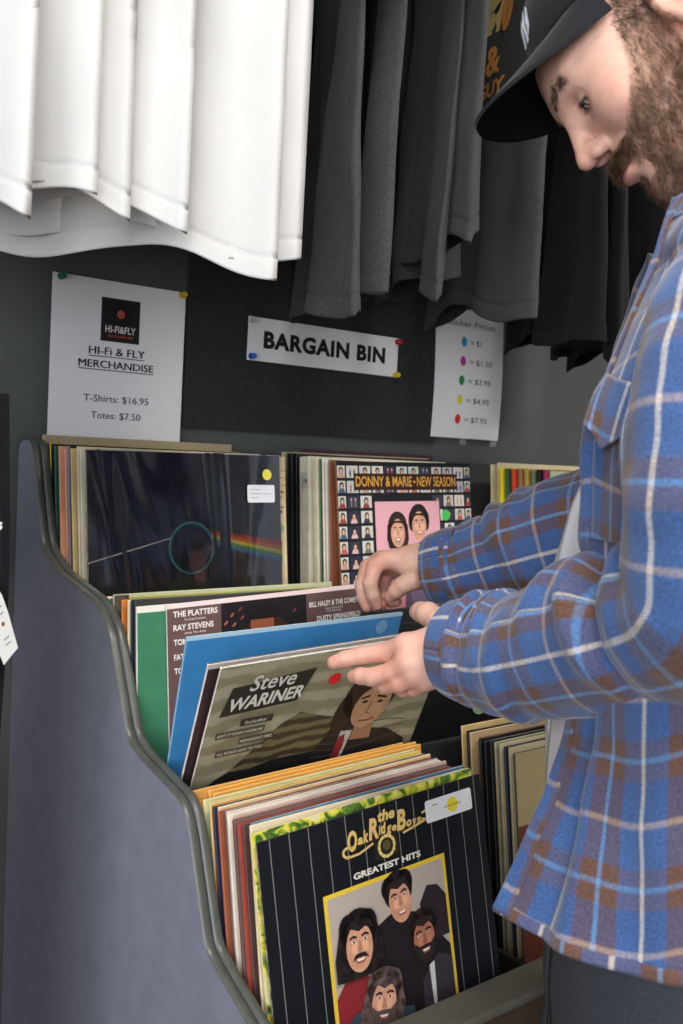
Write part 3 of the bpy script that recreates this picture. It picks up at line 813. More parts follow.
def d_oak(d):
    d.rect(0, 0, 1, 1, (17, 20, 27), 1)
    for k in range(13):
        u = .045+k*.0765
        d.rect(u, 0, u+.0035, 1, (120, 122, 116), 2)
    G = (214, 182, 112)
    # script-like title built from letters of different sizes
    d.text('the', .530, .946, .036, G, 6, width=.078, align='c', bold=.04, italic=.2)
    xx = .352
    for ch, hh, ww, dy in (('O', .062, .042, -.012), ('a', .030, .024, 0), ('k', .040, .024, 0), ('R', .066, .044, .004), ('i', .030, .010, .010), ('d', .036, .024, .010), ('g', .032, .024, .008), ('e', .026, .022, .008), ('B', .066, .044, .004), ('o', .030, .024, .006), ('y', .030, .024, .004), ('s', .030, .020, .004)):
        d.text(ch, xx+.003, .893+dy-.004, hh, (84, 62, 30), 5, width=ww, bold=.06, italic=.2)
        d.text(ch, xx, .893+dy, hh, G, 6, width=ww, bold=.04, italic=.2); xx += ww*1.03
    d.ring(.350, .878, .024, .020, .009, G, 6, a0=.6, a1=5.2); d.line([(.345, .860), (.40, .862), (.46, .880)], .008, G, 6)
    d.ring(.710, .918, .026, .018, .008, G, 6, a0=-2.6, a1=2.4); d.line([(.60, .882), (.66, .892), (.71, .902)], .008, G, 6)
    d.rect(.468, .818, .572, .892, (40, 38, 32), 3)
    d.ring(.519, .857, .040, .040, .011, (206, 178, 100), 7)
    for k in range(12): d.ell(.519+.035*math.cos(k*PI/6), .857+.035*math.sin(k*PI/6), .006, .006, (226, 202, 130), 8, n=6)
    d.ell(.519, .860, .018, .018, (84, 80, 44), 7, n=10)
    d.text('GREATEST HITS', .516, .782, .020, (226, 220, 206), 6, width=.305, align='c', bold=.035)
    # yellow framed group portrait, four plain figures
    x0, x1, y1, y0 = .246, .766, .748, .0
    d.rect(x0-.015, y0, x1+.015, y1+.015, (226, 190, 58), 3)
    d.rect(x0, y0, x1, y1, (178, 164, 154), 4)
    def man(u, v, s, hair, skin, tilt, stache=0, beard=0, long=0, L=5):
        HP = hairprint(hair)
        c, sn = math.cos(tilt), math.sin(tilt)
        def T(a, b): return (max(x0+.001, min(x1-.001, u+(a*c-b*sn)*s)), max(.001, v+(a*sn+b*c)*s))
        def E_(a, b, ra, rb, col, l, n=22):
            d.poly([T(a+ra*math.cos(2*PI*k/n), b+rb*math.sin(2*PI*k/n)) for k in range(n)], col, l)
        if long:
            d.poly([T(-.078, .04), T(-.100, -.04), T(-.098, -.11), T(-.045, -.115), T(.045, -.115), T(.096, -.11), T(.098, -.03), T(.078, .04)], HP, L)
        E_(0, .028, .072, .074, HP, L)
        E_(-.038, .046, .040, .046, HP, L); E_(.038, .046, .040, .046, HP, L)
        E_(0, -.020, .054, .078, skinprint(skin), L+1)
        d.poly([T(-.056, .030), T(-.048, .058), T(0, .070), T(.048, .058), T(.056, .030), T(.026, .040), T(0, .030), T(-.03, .044)], HP, L+2)
        lighter = tuple(min(255, int(q*1.13)) for q in skin)
        E_(-.018, -.020, .016, .020, lighter, L+2); E_(.022, -.020, .014, .018, lighter, L+2)
        for q in (-1, 1):
            d.line([T(q*.012, .014), T(q*.024, .019), T(q*.038, .014)], .007*s, (40, 28, 26), L+3)
            E_(q*.023, .002, .0095, .0048, (226, 216, 208), L+3, 10); E_(q*.023, .002, .0045, .0046, (36, 26, 24), L+4, 8)
        d.poly([T(-.004, .0), T(-.012, -.030), T(0, -.034), T(.012, -.030), T(.004, .0)], tuple(int(q*.86) for q in skin), L+3)
        if beard:
            d.poly([T(-.053, -.02), T(-.052, -.068), T(-.025, -.102), T(.0, -.110), T(.025, -.102), T(.052, -.068), T(.053, -.02), T(.030, -.040), T(0, -.038), T(-.030, -.040)], tuple(int(q*.9+12) for q in hair), L+3)
        if stache:
            d.poly([T(-.034, -.058), T(-.020, -.038), T(0, -.036), T(.020, -.038), T(.034, -.058), T(.014, -.050), T(-.014, -.050)], (44, 30, 28), L+5)
        d.poly([T(-.024, -.052), T(.024, -.052), T(.014, -.068), T(-.014, -.068)], (168, 84, 78), L+5)
        d.poly([T(-.019, -.053), T(.019, -.053), T(.011, -.061), T(-.011, -.061)], (236, 230, 224), L+6)
    skin = (206, 150, 120)
    # clothes
    d.poly([(.40, .0), (.40, .46), (.44, .60), (.52, .63), (.62, .60), (.70, .52), (x1, .44), (x1, .0)], (34, 29, 33), 5)
    d.poly([(x0, .20), (x0, .42), (.29, .47), (.38, .46), (.44, .38), (.44, .20)], (134, 40, 46), 6)
    d.poly([(.60, .0), (.62, .36), (.70, .43), (x1, .40), (x1, .0)], (58, 52, 60), 7)
    d.poly([(.655, .40), (.66, .26), (.675, .26), (.68, .41)], (206, 204, 204), 8)
    man(.550, .672, .92, (34, 27, 27), skin, .12, L=8)
    d.poly([(.64, .62), (.68, .675), (.73, .665), (x1, .62), (x1, .48), (.66, .48)], (46, 37, 43), 7)
    man(.640, .515, .92, (36, 27, 26), (176, 110, 88), .05, beard=1, L=16)
    man(.352, .585, 1.05, (32, 25, 26), skin, -.03, stache=1, long=1, L=24)
    d.poly([(x0, .10), (.27, .33), (.31, .36), (.42, .33), (.56, .30), (.56, .0), (x0, .0)], (56, 66, 84), 30)
    man(.430, .370, 1.0, (88, 72, 68), (206, 150, 122), -.18, beard=1, long=1, L=32)
oak = jacket('record_sleeve', (17, 20, 27), (40, 40, 44), (46, 46, 48), t=.0038, draw=d_oak, worn=1, gloss=.45, coat=.3, bump=.05)
place(oak, .5652, -.5840, .907, 9.6, roll=3.75, yaw=-2.1)
def d_lab2(d):
    d.ell(.005, 0, .0085, .0085, (226, 208, 48), 1)
    for k in range(4): d.rect(-.026+k*.0022, .005, -.0245+k*.0022, .0065, (120, 120, 130), 1)
    for k in range(9): d.rect(-.008+k*.003, -.0012, -.006+k*.003, .0002, (130, 120, 60), 2)
st = sticker(oak, .826, .925, .0362, .0125, (226, 224, 226), 'white price label with a yellow dot', 'rect', off=.0036, draw=d_lab2)
st.location = (0, -.0, 0)
tag(oak, 'black pinstriped record sleeve with a yellow framed group portrait, front of the bottom row', 'record', 'record sleeves in the bottom left row')

# bottom tier, second compartment -----------------------------------------------
R3b = [('straw edged', (190, 164, 110), (196, 170, 116), (206, 176, 130), -.0, .008),
       ('near black', (26, 26, 28), (30, 28, 28), (170, 140, 110), .002, .004),
       ('dark cream', (176, 150, 110), (180, 156, 116), (190, 170, 130), .0, .004),
       ('dark reddish', (96, 44, 36), (110, 52, 40), (120, 100, 90), .010, -.003),
       ('plain black', (20, 22, 24), (22, 24, 26), (60, 56, 54), .001, -.001),
       ('matt black', (26, 26, 30), (24, 26, 30), (70, 64, 60), .001, -.001),
       ('black with cream edge', (30, 30, 32), (34, 32, 34), (150, 140, 110), .004, .0),
       ('sage topped', (130, 136, 110), (150, 140, 110), (140, 140, 116), .002, .0),
       ('dull cream', (180, 166, 130), (160, 146, 116), (170, 156, 124), .002, .0),
       ('dark navy', (30, 38, 54), (34, 42, 60), (120, 116, 100), .002, -.001),
       ('stone edged', (168, 156, 126), (150, 136, 106), (160, 150, 120), .002, .0)]
pack(R3b, .985, -.462, -.545, .930, 8, 'bottom middle row', 'record sleeves in the bottom middle row', front_n=2, seed=13, xj=.0008, zj=.001)
def d_rust(d):
    d.rect(0, 0, 1, .70, (92, 48, 34), 1)
    d.rect(.06, .44, .30, .455, (170, 52, 34), 2); d.rect(.05, .40, .22, .41, (170, 52, 34), 2); d.rect(.07, .35, .16, .36, (150, 46, 30), 2)
rust = jacket('record_sleeve', (150, 134, 96), (60, 52, 46), (140, 126, 96), draw=d_rust)
place(rust, .990, -.5515, .924, 8)
tag(rust, 'tan over brown record sleeve at the front of the bottom middle row', 'record', 'record sleeves in the bottom middle row')
# corner of a cream insert standing at the front of that compartment
bm = bmesh.new()
A = [(-.03, 0, 0), (.055, 0, 0), (.012, 0, .046), (-.018, 0, .085)]
f1 = [bm.verts.new(p) for p in A]; f2 = [bm.verts.new((p[0], .0014, p[2])) for p in A]
bm.faces.new(f1); bm.faces.new(f2[::-1])
for i in range(4): bm.faces.new((f1[i-1], f2[i-1], f2[i], f1[i]))
bmesh.ops.recalc_face_normals(bm, faces=bm.faces)
ins = from_bm('paper_insert', bm, None, [mat('old_paper', rgb(186, 172, 120), rough=.8)])
ins.location = (.992, -.6495, .7)
ins.location.z = .7015
tag(ins, 'loose cream paper corner at the front lip right of the pinstriped sleeve', 'paper')

# middle tier, second compartment: black sleeve with a pale round label
blkj = jacket('record_sleeve', (22, 22, 25), (24, 24, 26), (40, 40, 42), t=.0036)
place(blkj, .975, -.330, 1.03, 3, h=S)
blk2 = jacket('record_sleeve', (28, 28, 32), (26, 26, 30), (50, 50, 54), t=.0036)
place(blk2, .970, -.300, 1.05, 3)
sticker(blkj, .574, .655, .0185, 0, (150, 172, 140), 'pale green round label', off=.0036)
tag(blkj, 'black record sleeve with a large pale green round label below the near cuff', 'record')
tag(blk2, 'dark record sleeve standing behind the one with the pale green label', 'record')
# ------------------------------------------------------------------ hanging T-shirts
def cloth_mat(name, c, fine=900, amt=.25, sheen=.2, noise=.1, trans=0):
    m = mat(name, rgb(*c), rough=.85, noise=noise, nscale=500, bump=amt, bscale=fine, sheen=sheen, spec=.2)
    return m
M_white = cloth_mat('white_cotton', (197, 196, 195), noise=.01, sheen=.1)
M_char = cloth_mat('charcoal_heather', (60, 60, 60), noise=.28, sheen=.05)
M_black = cloth_mat('black_cotton', (20, 20, 22), noise=.15, sheen=.03)
M_metal = mat('rail_metal', rgb(150, 150, 152), rough=.3, metal=1)
M_print_o = (232, 156, 82); M_print_y = (232, 206, 140)

def sstep(a, b, x):
    t = max(0., min(1., (x-a)/(b-a))); return t*t*(3-2*t)

class Shirt:
    """closed tube of cloth hanging from a hanger; outer edge at the rail-normal side"""
    def __init__(s, xo, yo, zh, swivel=0, width=.38, height=.70, seed=0, amp=.012, freq=1.35, dip=.02, curl=.0, tilt=.035, thin=1.0, side=-1):
        s.tilt = tilt; s.thin = thin
        s.xo, s.yo, s.zh, s.sw, s.w, s.h = xo, yo, zh, math.radians(swivel), width, height
        s.r = random.Random(seed); s.ph = s.r.uniform(0, 6.28); s.ph2 = s.r.uniform(0, 6.28)
        s.amp, s.f, s.dip, s.curl = amp, freq, dip, curl
    def pos(s, a, side, t, off=0.0):
        """a 0..1 from outer edge to wall edge, side -1 faces -x, t 0 hem .. 1 shoulder"""
        down = 1-t
        A = s.amp*(.10+.90*down**1.8)
        env = math.sin(PI*min(1, a*1.0+.0))**.5 if 0 < a < 1 else 0
        mid = A*math.sin(2*PI*s.f*a+s.ph+1.2*math.sin(t*2+s.ph2))+A*.5*math.sin(2*PI*s.f*2.3*a+s.ph2+t*1.5)
        mid += s.curl*down*math.exp(-((a)/.12)**2)
        thick = s.thin*(.006+.012*down)*env*(1+.5*math.sin(7*a+s.ph))
        fine = .0035*mnoise.noise(Vector((a*7+t*6+s.ph, t*3-a*4, side*5.)))*(.4+down)+.0042*mnoise.noise(Vector((a*5+s.ph, t*5, side*3.)))+.0016*mnoise.noise(Vector((a*16, t*9+s.ph, side*2.)))
        b = mid+side*(thick+off)+fine*(1 if side < 0 else .6)
        # pull in to the neck at the top
        neck = sstep(.93, 1.0, t)
        al = a*s.w
        al = al+(s.w*.5-al)*.25*neck
        z = s.zh+t*s.h
        z += s.tilt*a*(1-t)
        z += (1-t)**3*(s.dip*(abs(2*a-1)**2-.0)*-1 + .013*math.sin(2*PI*s.f*a+s.ph)+ .004*side)
        # hem seam
        hem = .0010*math.exp(-((t*s.h-.022)/.0022)**2)
        b -= side*hem
        if t > .93: z -= (t-.93)/.07*.05*abs(2*a-1)**1.5
        # local -> world: direction of a runs to the wall (+y), b along x
        c, sn = math.cos(s.sw), math.sin(s.sw)
        x = s.xo+al*sn*1+b*c
        y = s.yo+al*c-b*sn
        return (x, min(y, -.012), z)
    def build(s, label, m, group, nA=46, nT=60):
        bm = bmesh.new(); rows = []
        ts = [0, .004, .012, .024, .028, .032, .036, .042]+[.042+(1-.042)*(i/(nT))**1.0 for i in range(1, nT+1)]
        for t in ts:
            row = [bm.verts.new(s.pos(i/nA, -1, t)) for i in range(nA+1)]
            row += [bm.verts.new(s.pos(i/nA, 1, t)) for i in range(nA-1, 0, -1)]
            rows.append(row)
        n = len(rows[0])
        for j in range(len(rows)-1):
            for i in range(n):
                k = (i+1) % n
                f = bm.faces.new((rows[j][i], rows[j][k], rows[j+1][k], rows[j+1][i])); f.smooth = True
        # sleeves: short flattened tubes hanging from both shoulder points
        for aa, sg in ((0.0, -1), (1.0, 1)):
            R_ = []
            for q in range(9):
                tq = q/8
                zc = s.zh+s.h*(.95-.0)-.235*tq
                out = (.02+.055*tq)*sg
                ring = []
                for k in range(14):
                    an = 2*PI*k/14
                    al = s.w*aa+out+.075*math.cos(an)-.02*sg; b = (.010+.010*tq)*math.sin(an)+.004*math.sin(3*an+s.ph)
                    c, sn = math.cos(s.sw), math.sin(s.sw)
                    z = zc+.03*math.cos(an)*(-sg)*tq
                    ring.append(bm.verts.new((s.xo+al*sn+b*c, min(-.012, s.yo+al*c-b*sn), z)))
                R_.append(ring)
            for j in range(8):
                for k in range(14):
                    l = (k+1) % 14
                    f = bm.faces.new((R_[j][k], R_[j][l], R_[j+1][l], R_[j+1][k])); f.smooth = True
        bmesh.ops.recalc_face_normals(bm, faces=bm.faces)
        root = empty('t_shirt', (s.xo+s.w*.5*math.sin(s.sw), s.yo+s.w*.5*math.cos(s.sw), s.zh))
        o = from_bm('shirt_body', bm, root, [m], True)
        o.matrix_parent_inverse = Matrix.Translation(-Vector(root.location))
        md = o.modifiers.new('cloth', 'SOLIDIFY'); md.thickness = .0011; md.offset = 0
        # hanger with its hook
        bm = bmesh.new(); c, sn = math.cos(s.sw), math.sin(s.sw)
        def P(al, z): return (s.xo+al*sn, s.yo+al*c, z)
        zt = s.zh+s.h
        bm_tube(bm, [P(.03, zt-.055), P(s.w*.5, zt+.015), P(s.w-.03, zt-.055)], .004)
        bm_tube(bm, [P(s.w*.5, zt+.012)]+[P(s.w*.5+.012*math.cos(q)-.0, zt+.055+.012*math.sin(q)) for q in (-1.5, -.7, 0, .8, 1.6, 2.4, 3.1)], .0018, n=6)
        h = from_bm('hanger', bm, root, [M_metal]); h.matrix_parent_inverse = Matrix.Translation(-Vector(root.location))
        tag(root, label, 'T-shirt', group)
        s.root = root; return root

YO = -.46
def shirt_px(px, py, label, m, group, yo=YO, **k):
    p = atY(px, py, yo)
    s = Shirt(p[0], yo, p[2], **k)
    s.build(label, m, group); return s
GW = 'white T-shirts on the rail'; GB = 'dark T-shirts on the rail'
WS = [(36, 190, 'white T-shirt on the rail, the bluish one at the left edge of the picture', dict(swivel=-56, amp=.014, freq=2.2)),
      (98, 183, 'white T-shirt on the rail, second from the left end', dict(swivel=-58, amp=.010, freq=2.0)),
      (130, 191, 'white T-shirt on the rail, third from the left end', dict(swivel=-60, amp=.010, freq=2.1)),
      (188, 207, 'white T-shirt on the rail, fourth from the left end', dict(swivel=-60, amp=.011, freq=1.8)),
      (277, 260, 'white T-shirt on the rail with the widest smooth face, fifth from the left end', dict(swivel=-56, amp=.012, dip=.008, freq=1.8)),
      (302, 245, 'white T-shirt on the rail nearest the dark shirts', dict(swivel=-60, amp=.010, freq=2.1))]
for i, (px, py, lb_, k) in enumerate(WS):
    shirt_px(px, py, lb_, M_white, GW, seed=20+i, width=.46, tilt=.0, thin=.45, **k)
BS = [(347, 298, 'charcoal T-shirt on the rail right beside the white ones', M_char, dict(swivel=30, amp=.018, tilt=.05)),
      (388, 280, 'charcoal T-shirt on the rail, second of the dark ones', M_char, dict(swivel=30, amp=.020)),
      (452, 276, 'charcoal T-shirt on the rail, third of the dark ones', M_char, dict(swivel=30, amp=.022)),
      (478, 227, 'dark grey T-shirt on the rail with the highest hem, left of the printed one', M_char, dict(swivel=24, amp=.008, yo=-.50, tilt=.01)),
      (535, 306, 'dark grey T-shirt on the rail printed with an orange skull wearing headphones', M_char, dict(swivel=22, amp=.006)),
      (592, 334, 'black T-shirt on the rail behind the cap brim', M_black, dict(swivel=32, amp=.022)),
      (618, 350, 'black T-shirt on the rail below the nose', M_black, dict(swivel=34, amp=.022)),
      (668, 356, 'black T-shirt on the rail behind the bearded chin', M_black, dict(swivel=30, amp=.014))]
SH = []
for i, (px, py, lb_, m_, k) in enumerate(BS):
    SH.append(shirt_px(px, py, lb_, m_, GB, seed=40+i, **k))

# graphic on the printed shirt, following the cloth
def surf_map(s, u0, z0):
    def f(u, v, l):
        a = (u0-u)/s.w; t = (v-s.zh)/s.h
        p = s.pos(max(.0001, a), -1, t, off=.0012+.0002*l)
        return p
    return f
s = SH[4]
bm = bmesh.new(); mats = []
def proj(P):
    v = np.array(P)-CAM0; z = float(v@FWD)
    return CX+FPX*float(v@RT)/z, CY-FPX*float(v@UP)/z
def find_at(s, px, py):
    best = None
    for i in range(0, 121):
        for j in range(0, 121):
            a, t = i/120*.9, j/120*.8
            q = proj(s.pos(a, -1, t)); e = (q[0]-px)**2+(q[1]-py)**2
            if best is None or e < best[0]: best = (e, a, t)
    return best[1]*s.w, s.zh+best[2]*s.h
ua, za = find_at(s, 494, 64)         # where the ampersand sits on the cloth
F_ = lambda u, v, l: s.pos(max(.0005, min(1, (ua-u)/s.w)), -1, (za+v-s.zh)/s.h, off=.0016+.00015*l)
d = Decals(bm, F_, mats)
K = 1.0
d.text('&', -.021, -.016, .042, M_print_o, 1, width=.046, bold=.035)
d.text('GUY', -.045, -.050, .022, M_print_o, 1, width=.088, bold=.035)
# skull wearing headphones
d.poly([(-.075, .052), (.012, .046), (.016, .075), (.020, .10), (.026, .15), (.020, .20), (-.02, .235), (-.08, .24), (-.12, .20), (-.125, .13), (-.10, .09)], M_print_y, 1)
d.ell(-.002, .098, .015, .022, (34, 34, 36), 2)
d.ell(-.012, .165, .018, .024, (34, 34, 36), 2); d.ell(-.085, .165, .018, .024, (34, 34, 36), 2)
for k in range(5):
    d.rect(-.062+k*.011, .086, -.053+k*.011, .098, (240, 226, 176), 3); d.rect(-.062+k*.011, .100, -.053+k*.011, .112, (240, 226, 176), 3)
d.rect(-.066, .082, -.004, .0845, (34, 34, 36), 2)
d.ell(.034, .075, .019, .036, M_print_o, 4, rot=-.12); d.ell(.030, .073, .006, .012, M_print_y, 5); d.ring(.030, .073, .007, .014, .0016, (60, 40, 30), 6, n=18)
d.ring(.030, .12, .018, .040, .007, M_print_y, 3, a0=.1, a1=2.6)
pr = from_bm('shirt_print', bm, s.root, mats)
pr.matrix_parent_inverse = Matrix.Translation(-Vector(s.root.location)); pr['label'] = 'orange skull print with lettering'

# rail
bm = bmesh.new(); zr = 2.32
zr = 2.33
bm_cyl(bm, (.10, -.24, zr), (2.3, -.24, zr), .012, n=16)
for x in (.12, 1.2, 2.28): bm_cyl(bm, (x, -.24, zr), (x, -.001, zr), .009, n=12); bm_cyl(bm, (x, -.006, zr), (x, -.001, zr), .03, n=20)
tag(from_bm('clothes_rail', bm, None, [M_metal]), 'metal clothes rail on the wall carrying the T-shirts', 'clothes rail')

# paper swing tag at the left edge
bm = bmesh.new(); mats = [mat('tag_card', rgb(206, 206, 202), rough=.7)]
y0 = -.45
def tp(px, py, dy=0): p = atY(px, py, y0); return (p[0], p[1]+dy, p[2])
outl = [(-34, 575), (-20, 572), (-4, 586), (2, 595), (8, 612), (18, 648), (12, 655), (4, 665), (-2, 650), (-26, 620)]
A = [bm.verts.new(tp(*q)) for q in outl]; B = [bm.verts.new(tp(q[0], q[1], .0012)) for q in outl]
bm.faces.new(A); bm.faces.new(B[::-1])
for i in range(len(outl)): bm.faces.new((A[i-1], B[i-1], B[i], A[i]))
bmesh.ops.recalc_face_normals(bm, faces=bm.faces)
o = empty('price_tag', tp(-10, 600))
q = from_bm('tag_card', bm, o, mats); q.matrix_parent_inverse = Matrix.Translation(-Vector(o.location))
bm = bmesh.new(); mats = []
d = Decals(bm, lambda u, v, l: tp(u, v, -.0003*l), mats)
for a, b, w_ in ((-4, 610, 9), (-3, 617, 10), (4, 640, 8), (6, 645, 8)): d.line([(a, b), (a+w_*.6, b-w_*.5)], 1.2, (130, 130, 128), 1)
d.ell(3, 624, 1.6, 2.6, (150, 60, 50), 1, n=10)
q = from_bm('tag_print', bm, o, mats); q.matrix_parent_inverse = Matrix.Translation(-Vector(o.location))
bm = bmesh.new(); bm_tube(bm, [tp(-20, 580), tp(-30, 540), tp(-36, 480), tp(-38, 420)], .0007, n=6)
q = from_bm('string', bm, o, [cmat((60, 60, 60))]); q.matrix_parent_inverse = Matrix.Translation(-Vector(o.location))
tag(o, 'white paper swing tag hanging at the left edge of the picture', 'price tag')
# black tote with white lettering the tag hangs on
bm = bmesh.new(); xs = -.02
pa = atY(2, 420, y0+.012); pb = atY(0, 700, y0+.012)
x1 = atY(7, 560, y0+.012)[0]
nx, nz = 16, 20; T0 = []
for sd, yy in ((0, .004), (1, .034)):
    G = [[bm.verts.new((x1-.36*(1-i/nx)+.004*math.sin(j*.5), y0+yy+(-1 if sd == 0 else 1)*(.006*math.sin(i*.8+j*.2)*.5-.004)+(.014 if (i in (0, nx)) and sd == 0 else 0)-(.014 if (i in (0, nx)) and sd == 1 else 0), (.42+.92*j/nz))) for i in range(nx+1)] for j in range(nz+1)]
    for j in range(nz):
        for i in range(nx):
            f = bm.faces.new((G[j][i], G[j][i+1], G[j+1][i+1], G[j+1][i]) if sd == 0 else (G[j][i+1], G[j][i], G[j+1][i], G[j+1][i+1])); f.smooth = True
    T0.append(G)
for j in range(nz):
    for i in (0, nx):
        bm.faces.new((T0[0][j][i], T0[0][j+1][i], T0[1][j+1][i], T0[1][j][i]))
for i in range(nx): bm.faces.new((T0[0][0][i], T0[0][0][i+1], T0[1][0][i+1], T0[1][0][i]))
bmesh.ops.recalc_face_normals(bm, faces=bm.faces)
tb = empty('tote_bag', (x1-.18, y0+.02, .42))
q = from_bm('bag_body', bm, tb, [M_black], True); q.matrix_parent_inverse = Matrix.Translation(-Vector(tb.location))
bm = bmesh.new()
xc = x1-.18
bm_tube(bm, [(xc-.09, y0+.018, 1.30), (xc-.088, y0+.02, 1.5), (xc-.03, y0+.03, 1.72), (xc+.03, y0+.03, 1.72), (xc+.088, y0+.02, 1.5), (xc+.09, y0+.018, 1.30)], .008, n=8)
q = from_bm('strap', bm, tb, [M_black], True); q.matrix_parent_inverse = Matrix.Translation(-Vector(tb.location))
bm = bmesh.new(); mats = []
d = Decals(bm, lambda u, v, l: (u, y0-.0085, v), mats)
pz = atY(0, 521, y0)
d.text('s', pz[0]-.006, pz[2]-.007, .010, (220, 220, 220), 1, bold=.03)
q = from_bm('bag_print', bm, tb, mats); q.matrix_parent_inverse = Matrix.Translation(-Vector(tb.location))
tag(tb, 'black cloth bag hanging at the far left edge behind the paper tag', 'bag')
bm = bmesh.new(); bm_cyl(bm, (xc, 0-.001, 1.735), (xc, y0-.0, 1.735), .006, n=12)
bm_cyl(bm, (xc, -.006, 1.735), (xc, -.001, 1.735), .025, n=20)
bm_cyl(bm, (xc, y0-.0, 1.735), (xc, y0-.012, 1.75), .006, n=12)
tag(from_bm('wall_hook', bm, None, [M_metal]), 'long metal display hook on the wall holding the black bag', 'hook')
# ------------------------------------------------------------------ implicit modelling (smooth unions -> surface nets)
def sd_caps(P, a, b, ra, rb):
    a = np.asarray(a, float); b = np.asarray(b, float); ba = b-a
    t = np.clip(((P-a)@ba)/max(1e-12, ba@ba), 0, 1)
    return np.linalg.norm(P-a-t[:, None]*ba, axis=1)-(ra+(rb-ra)*t)
def sd_ell(P, c, r, R=None):
    q = P-np.asarray(c, float)
    if R is not None: q = q@np.asarray(R)
    r = np.asarray(r, float)
    k0 = np.linalg.norm(q/r, axis=1); k1 = np.linalg.norm(q/(r*r), axis=1)
    return k0*(k0-1)/np.maximum(k1, 1e-9)
def smin(a, b, k):
    h = np.clip(.5+.5*(b-a)/k, 0, 1)
    return b*(1-h)+a*h-k*h*(1-h)
def smax(a, b, k): return -smin(-a, -b, k)
def surface_nets(fn, lo, hi, h):
    lo = np.array(lo, float); n = np.ceil((np.array(hi)-lo)/h).astype(int)+1
    xs = [lo[i]+h*np.arange(n[i]) for i in range(3)]
    F = np.empty(n)
    for i in range(n[0]):
        Y, Z = np.meshgrid(xs[1], xs[2], indexing='ij')
        P = np.stack([np.full(Y.size, xs[0][i]), Y.ravel(), Z.ravel()], 1)
        F[i] = fn(P).reshape(n[1], n[2])
    S_ = F < 0
    c = tuple(n-1)
    acc = np.zeros(c+(3,)); cnt = np.zeros(c)
    corners = [(i, j, k) for i in (0, 1) for j in (0, 1) for k in (0, 1)]
    sl = lambda o: tuple(slice(o[d], o[d]+c[d]) for d in range(3))
    for a in corners:
        for d in range(3):
            if a[d]: continue
            b = list(a); b[d] = 1; b = tuple(b)
            fa, fb = F[sl(a)], F[sl(b)]
            m_ = (fa < 0) != (fb < 0)
            t = np.where(m_, fa/np.where(m_, fa-fb, 1), 0)
            for e in range(3):
                v = a[e]+(t if e == d else 0)
                acc[..., e] += np.where(m_, v, 0)
            cnt += m_
    act = cnt > 0
    idx = -np.ones(c, int); idx[act] = np.arange(act.sum())
    ijk = np.argwhere(act)
    V = lo+h*(ijk+acc[act]/cnt[act][:, None])
    Q = []
    for d in range(3):
        e1, e2 = (d+1) % 3, (d+2) % 3
        o = [slice(None)]*3; o[d] = slice(0, c[d]); o[e1] = slice(1, c[e1]); o[e2] = slice(1, c[e2])
        p = list(o); p[d] = slice(1, c[d]+1)
        sa, sb = S_[tuple(o)], S_[tuple(p)]
        m_ = sa != sb; w = np.argwhere(m_)
        if not len(w): continue
        off = np.zeros(3, int); off[e1] = 1; off[e2] = 1
        g = w+off
        flip = sa[m_]
        def at(da, db):
            q = g.copy(); q[:, e1] -= da; q[:, e2] -= db
            return idx[q[:, 0], q[:, 1], q[:, 2]]
        q = np.stack([at(1, 1), at(0, 1), at(0, 0), at(1, 0)], 1)
        q[~flip] = q[~flip][:, ::-1]
        Q.append(q)
    Q = np.concatenate(Q); Q = Q[(Q >= 0).all(1)]
    return V, Q
def mesh_np(name, V, Q):
    me = bpy.data.meshes.new(name)
    me.from_pydata(np.asarray(V).tolist(), [], np.asarray(Q).tolist()); me.update()
    return me

# ------------------------------------------------------------------ the person
RTh = np.array([math.cos(_y), -math.sin(_y), 0.]); FWh = np.array([math.sin(_y), math.cos(_y), 0.])
UPW = np.array([0, 0, 1.])
HEAD_YAW, HEAD_PITCH, HEAD_ROLL = 11, 50, 9
HS = .955
def head_axes(yaw, pitch, roll=0):
    a, p, r = map(math.radians, (yaw, pitch, roll))
    f = -RTh*math.cos(a)+FWh*math.sin(a); l = np.cross(UPW, f)
    X = f*math.cos(p)-UPW*math.sin(p); Z = UPW*math.cos(p)+f*math.sin(p)
    Y = l*math.cos(r)+Z*math.sin(r); Z2 = Z*math.cos(r)-l*math.sin(r)
    return X, Y, Z2
HX, HY, HZ = head_axes(HEAD_YAW, HEAD_PITCH, HEAD_ROLL)
HM = np.stack([HX, HY, HZ], 0)              # rows: local axes in world
anchor_l = np.array([.0985, .012, .036]); anchor_w = W(556, 108.5, .895)
HO = anchor_w-(anchor_l*HS)@HM
def h2w(P): return (np.asarray(P)*HS)@HM+HO

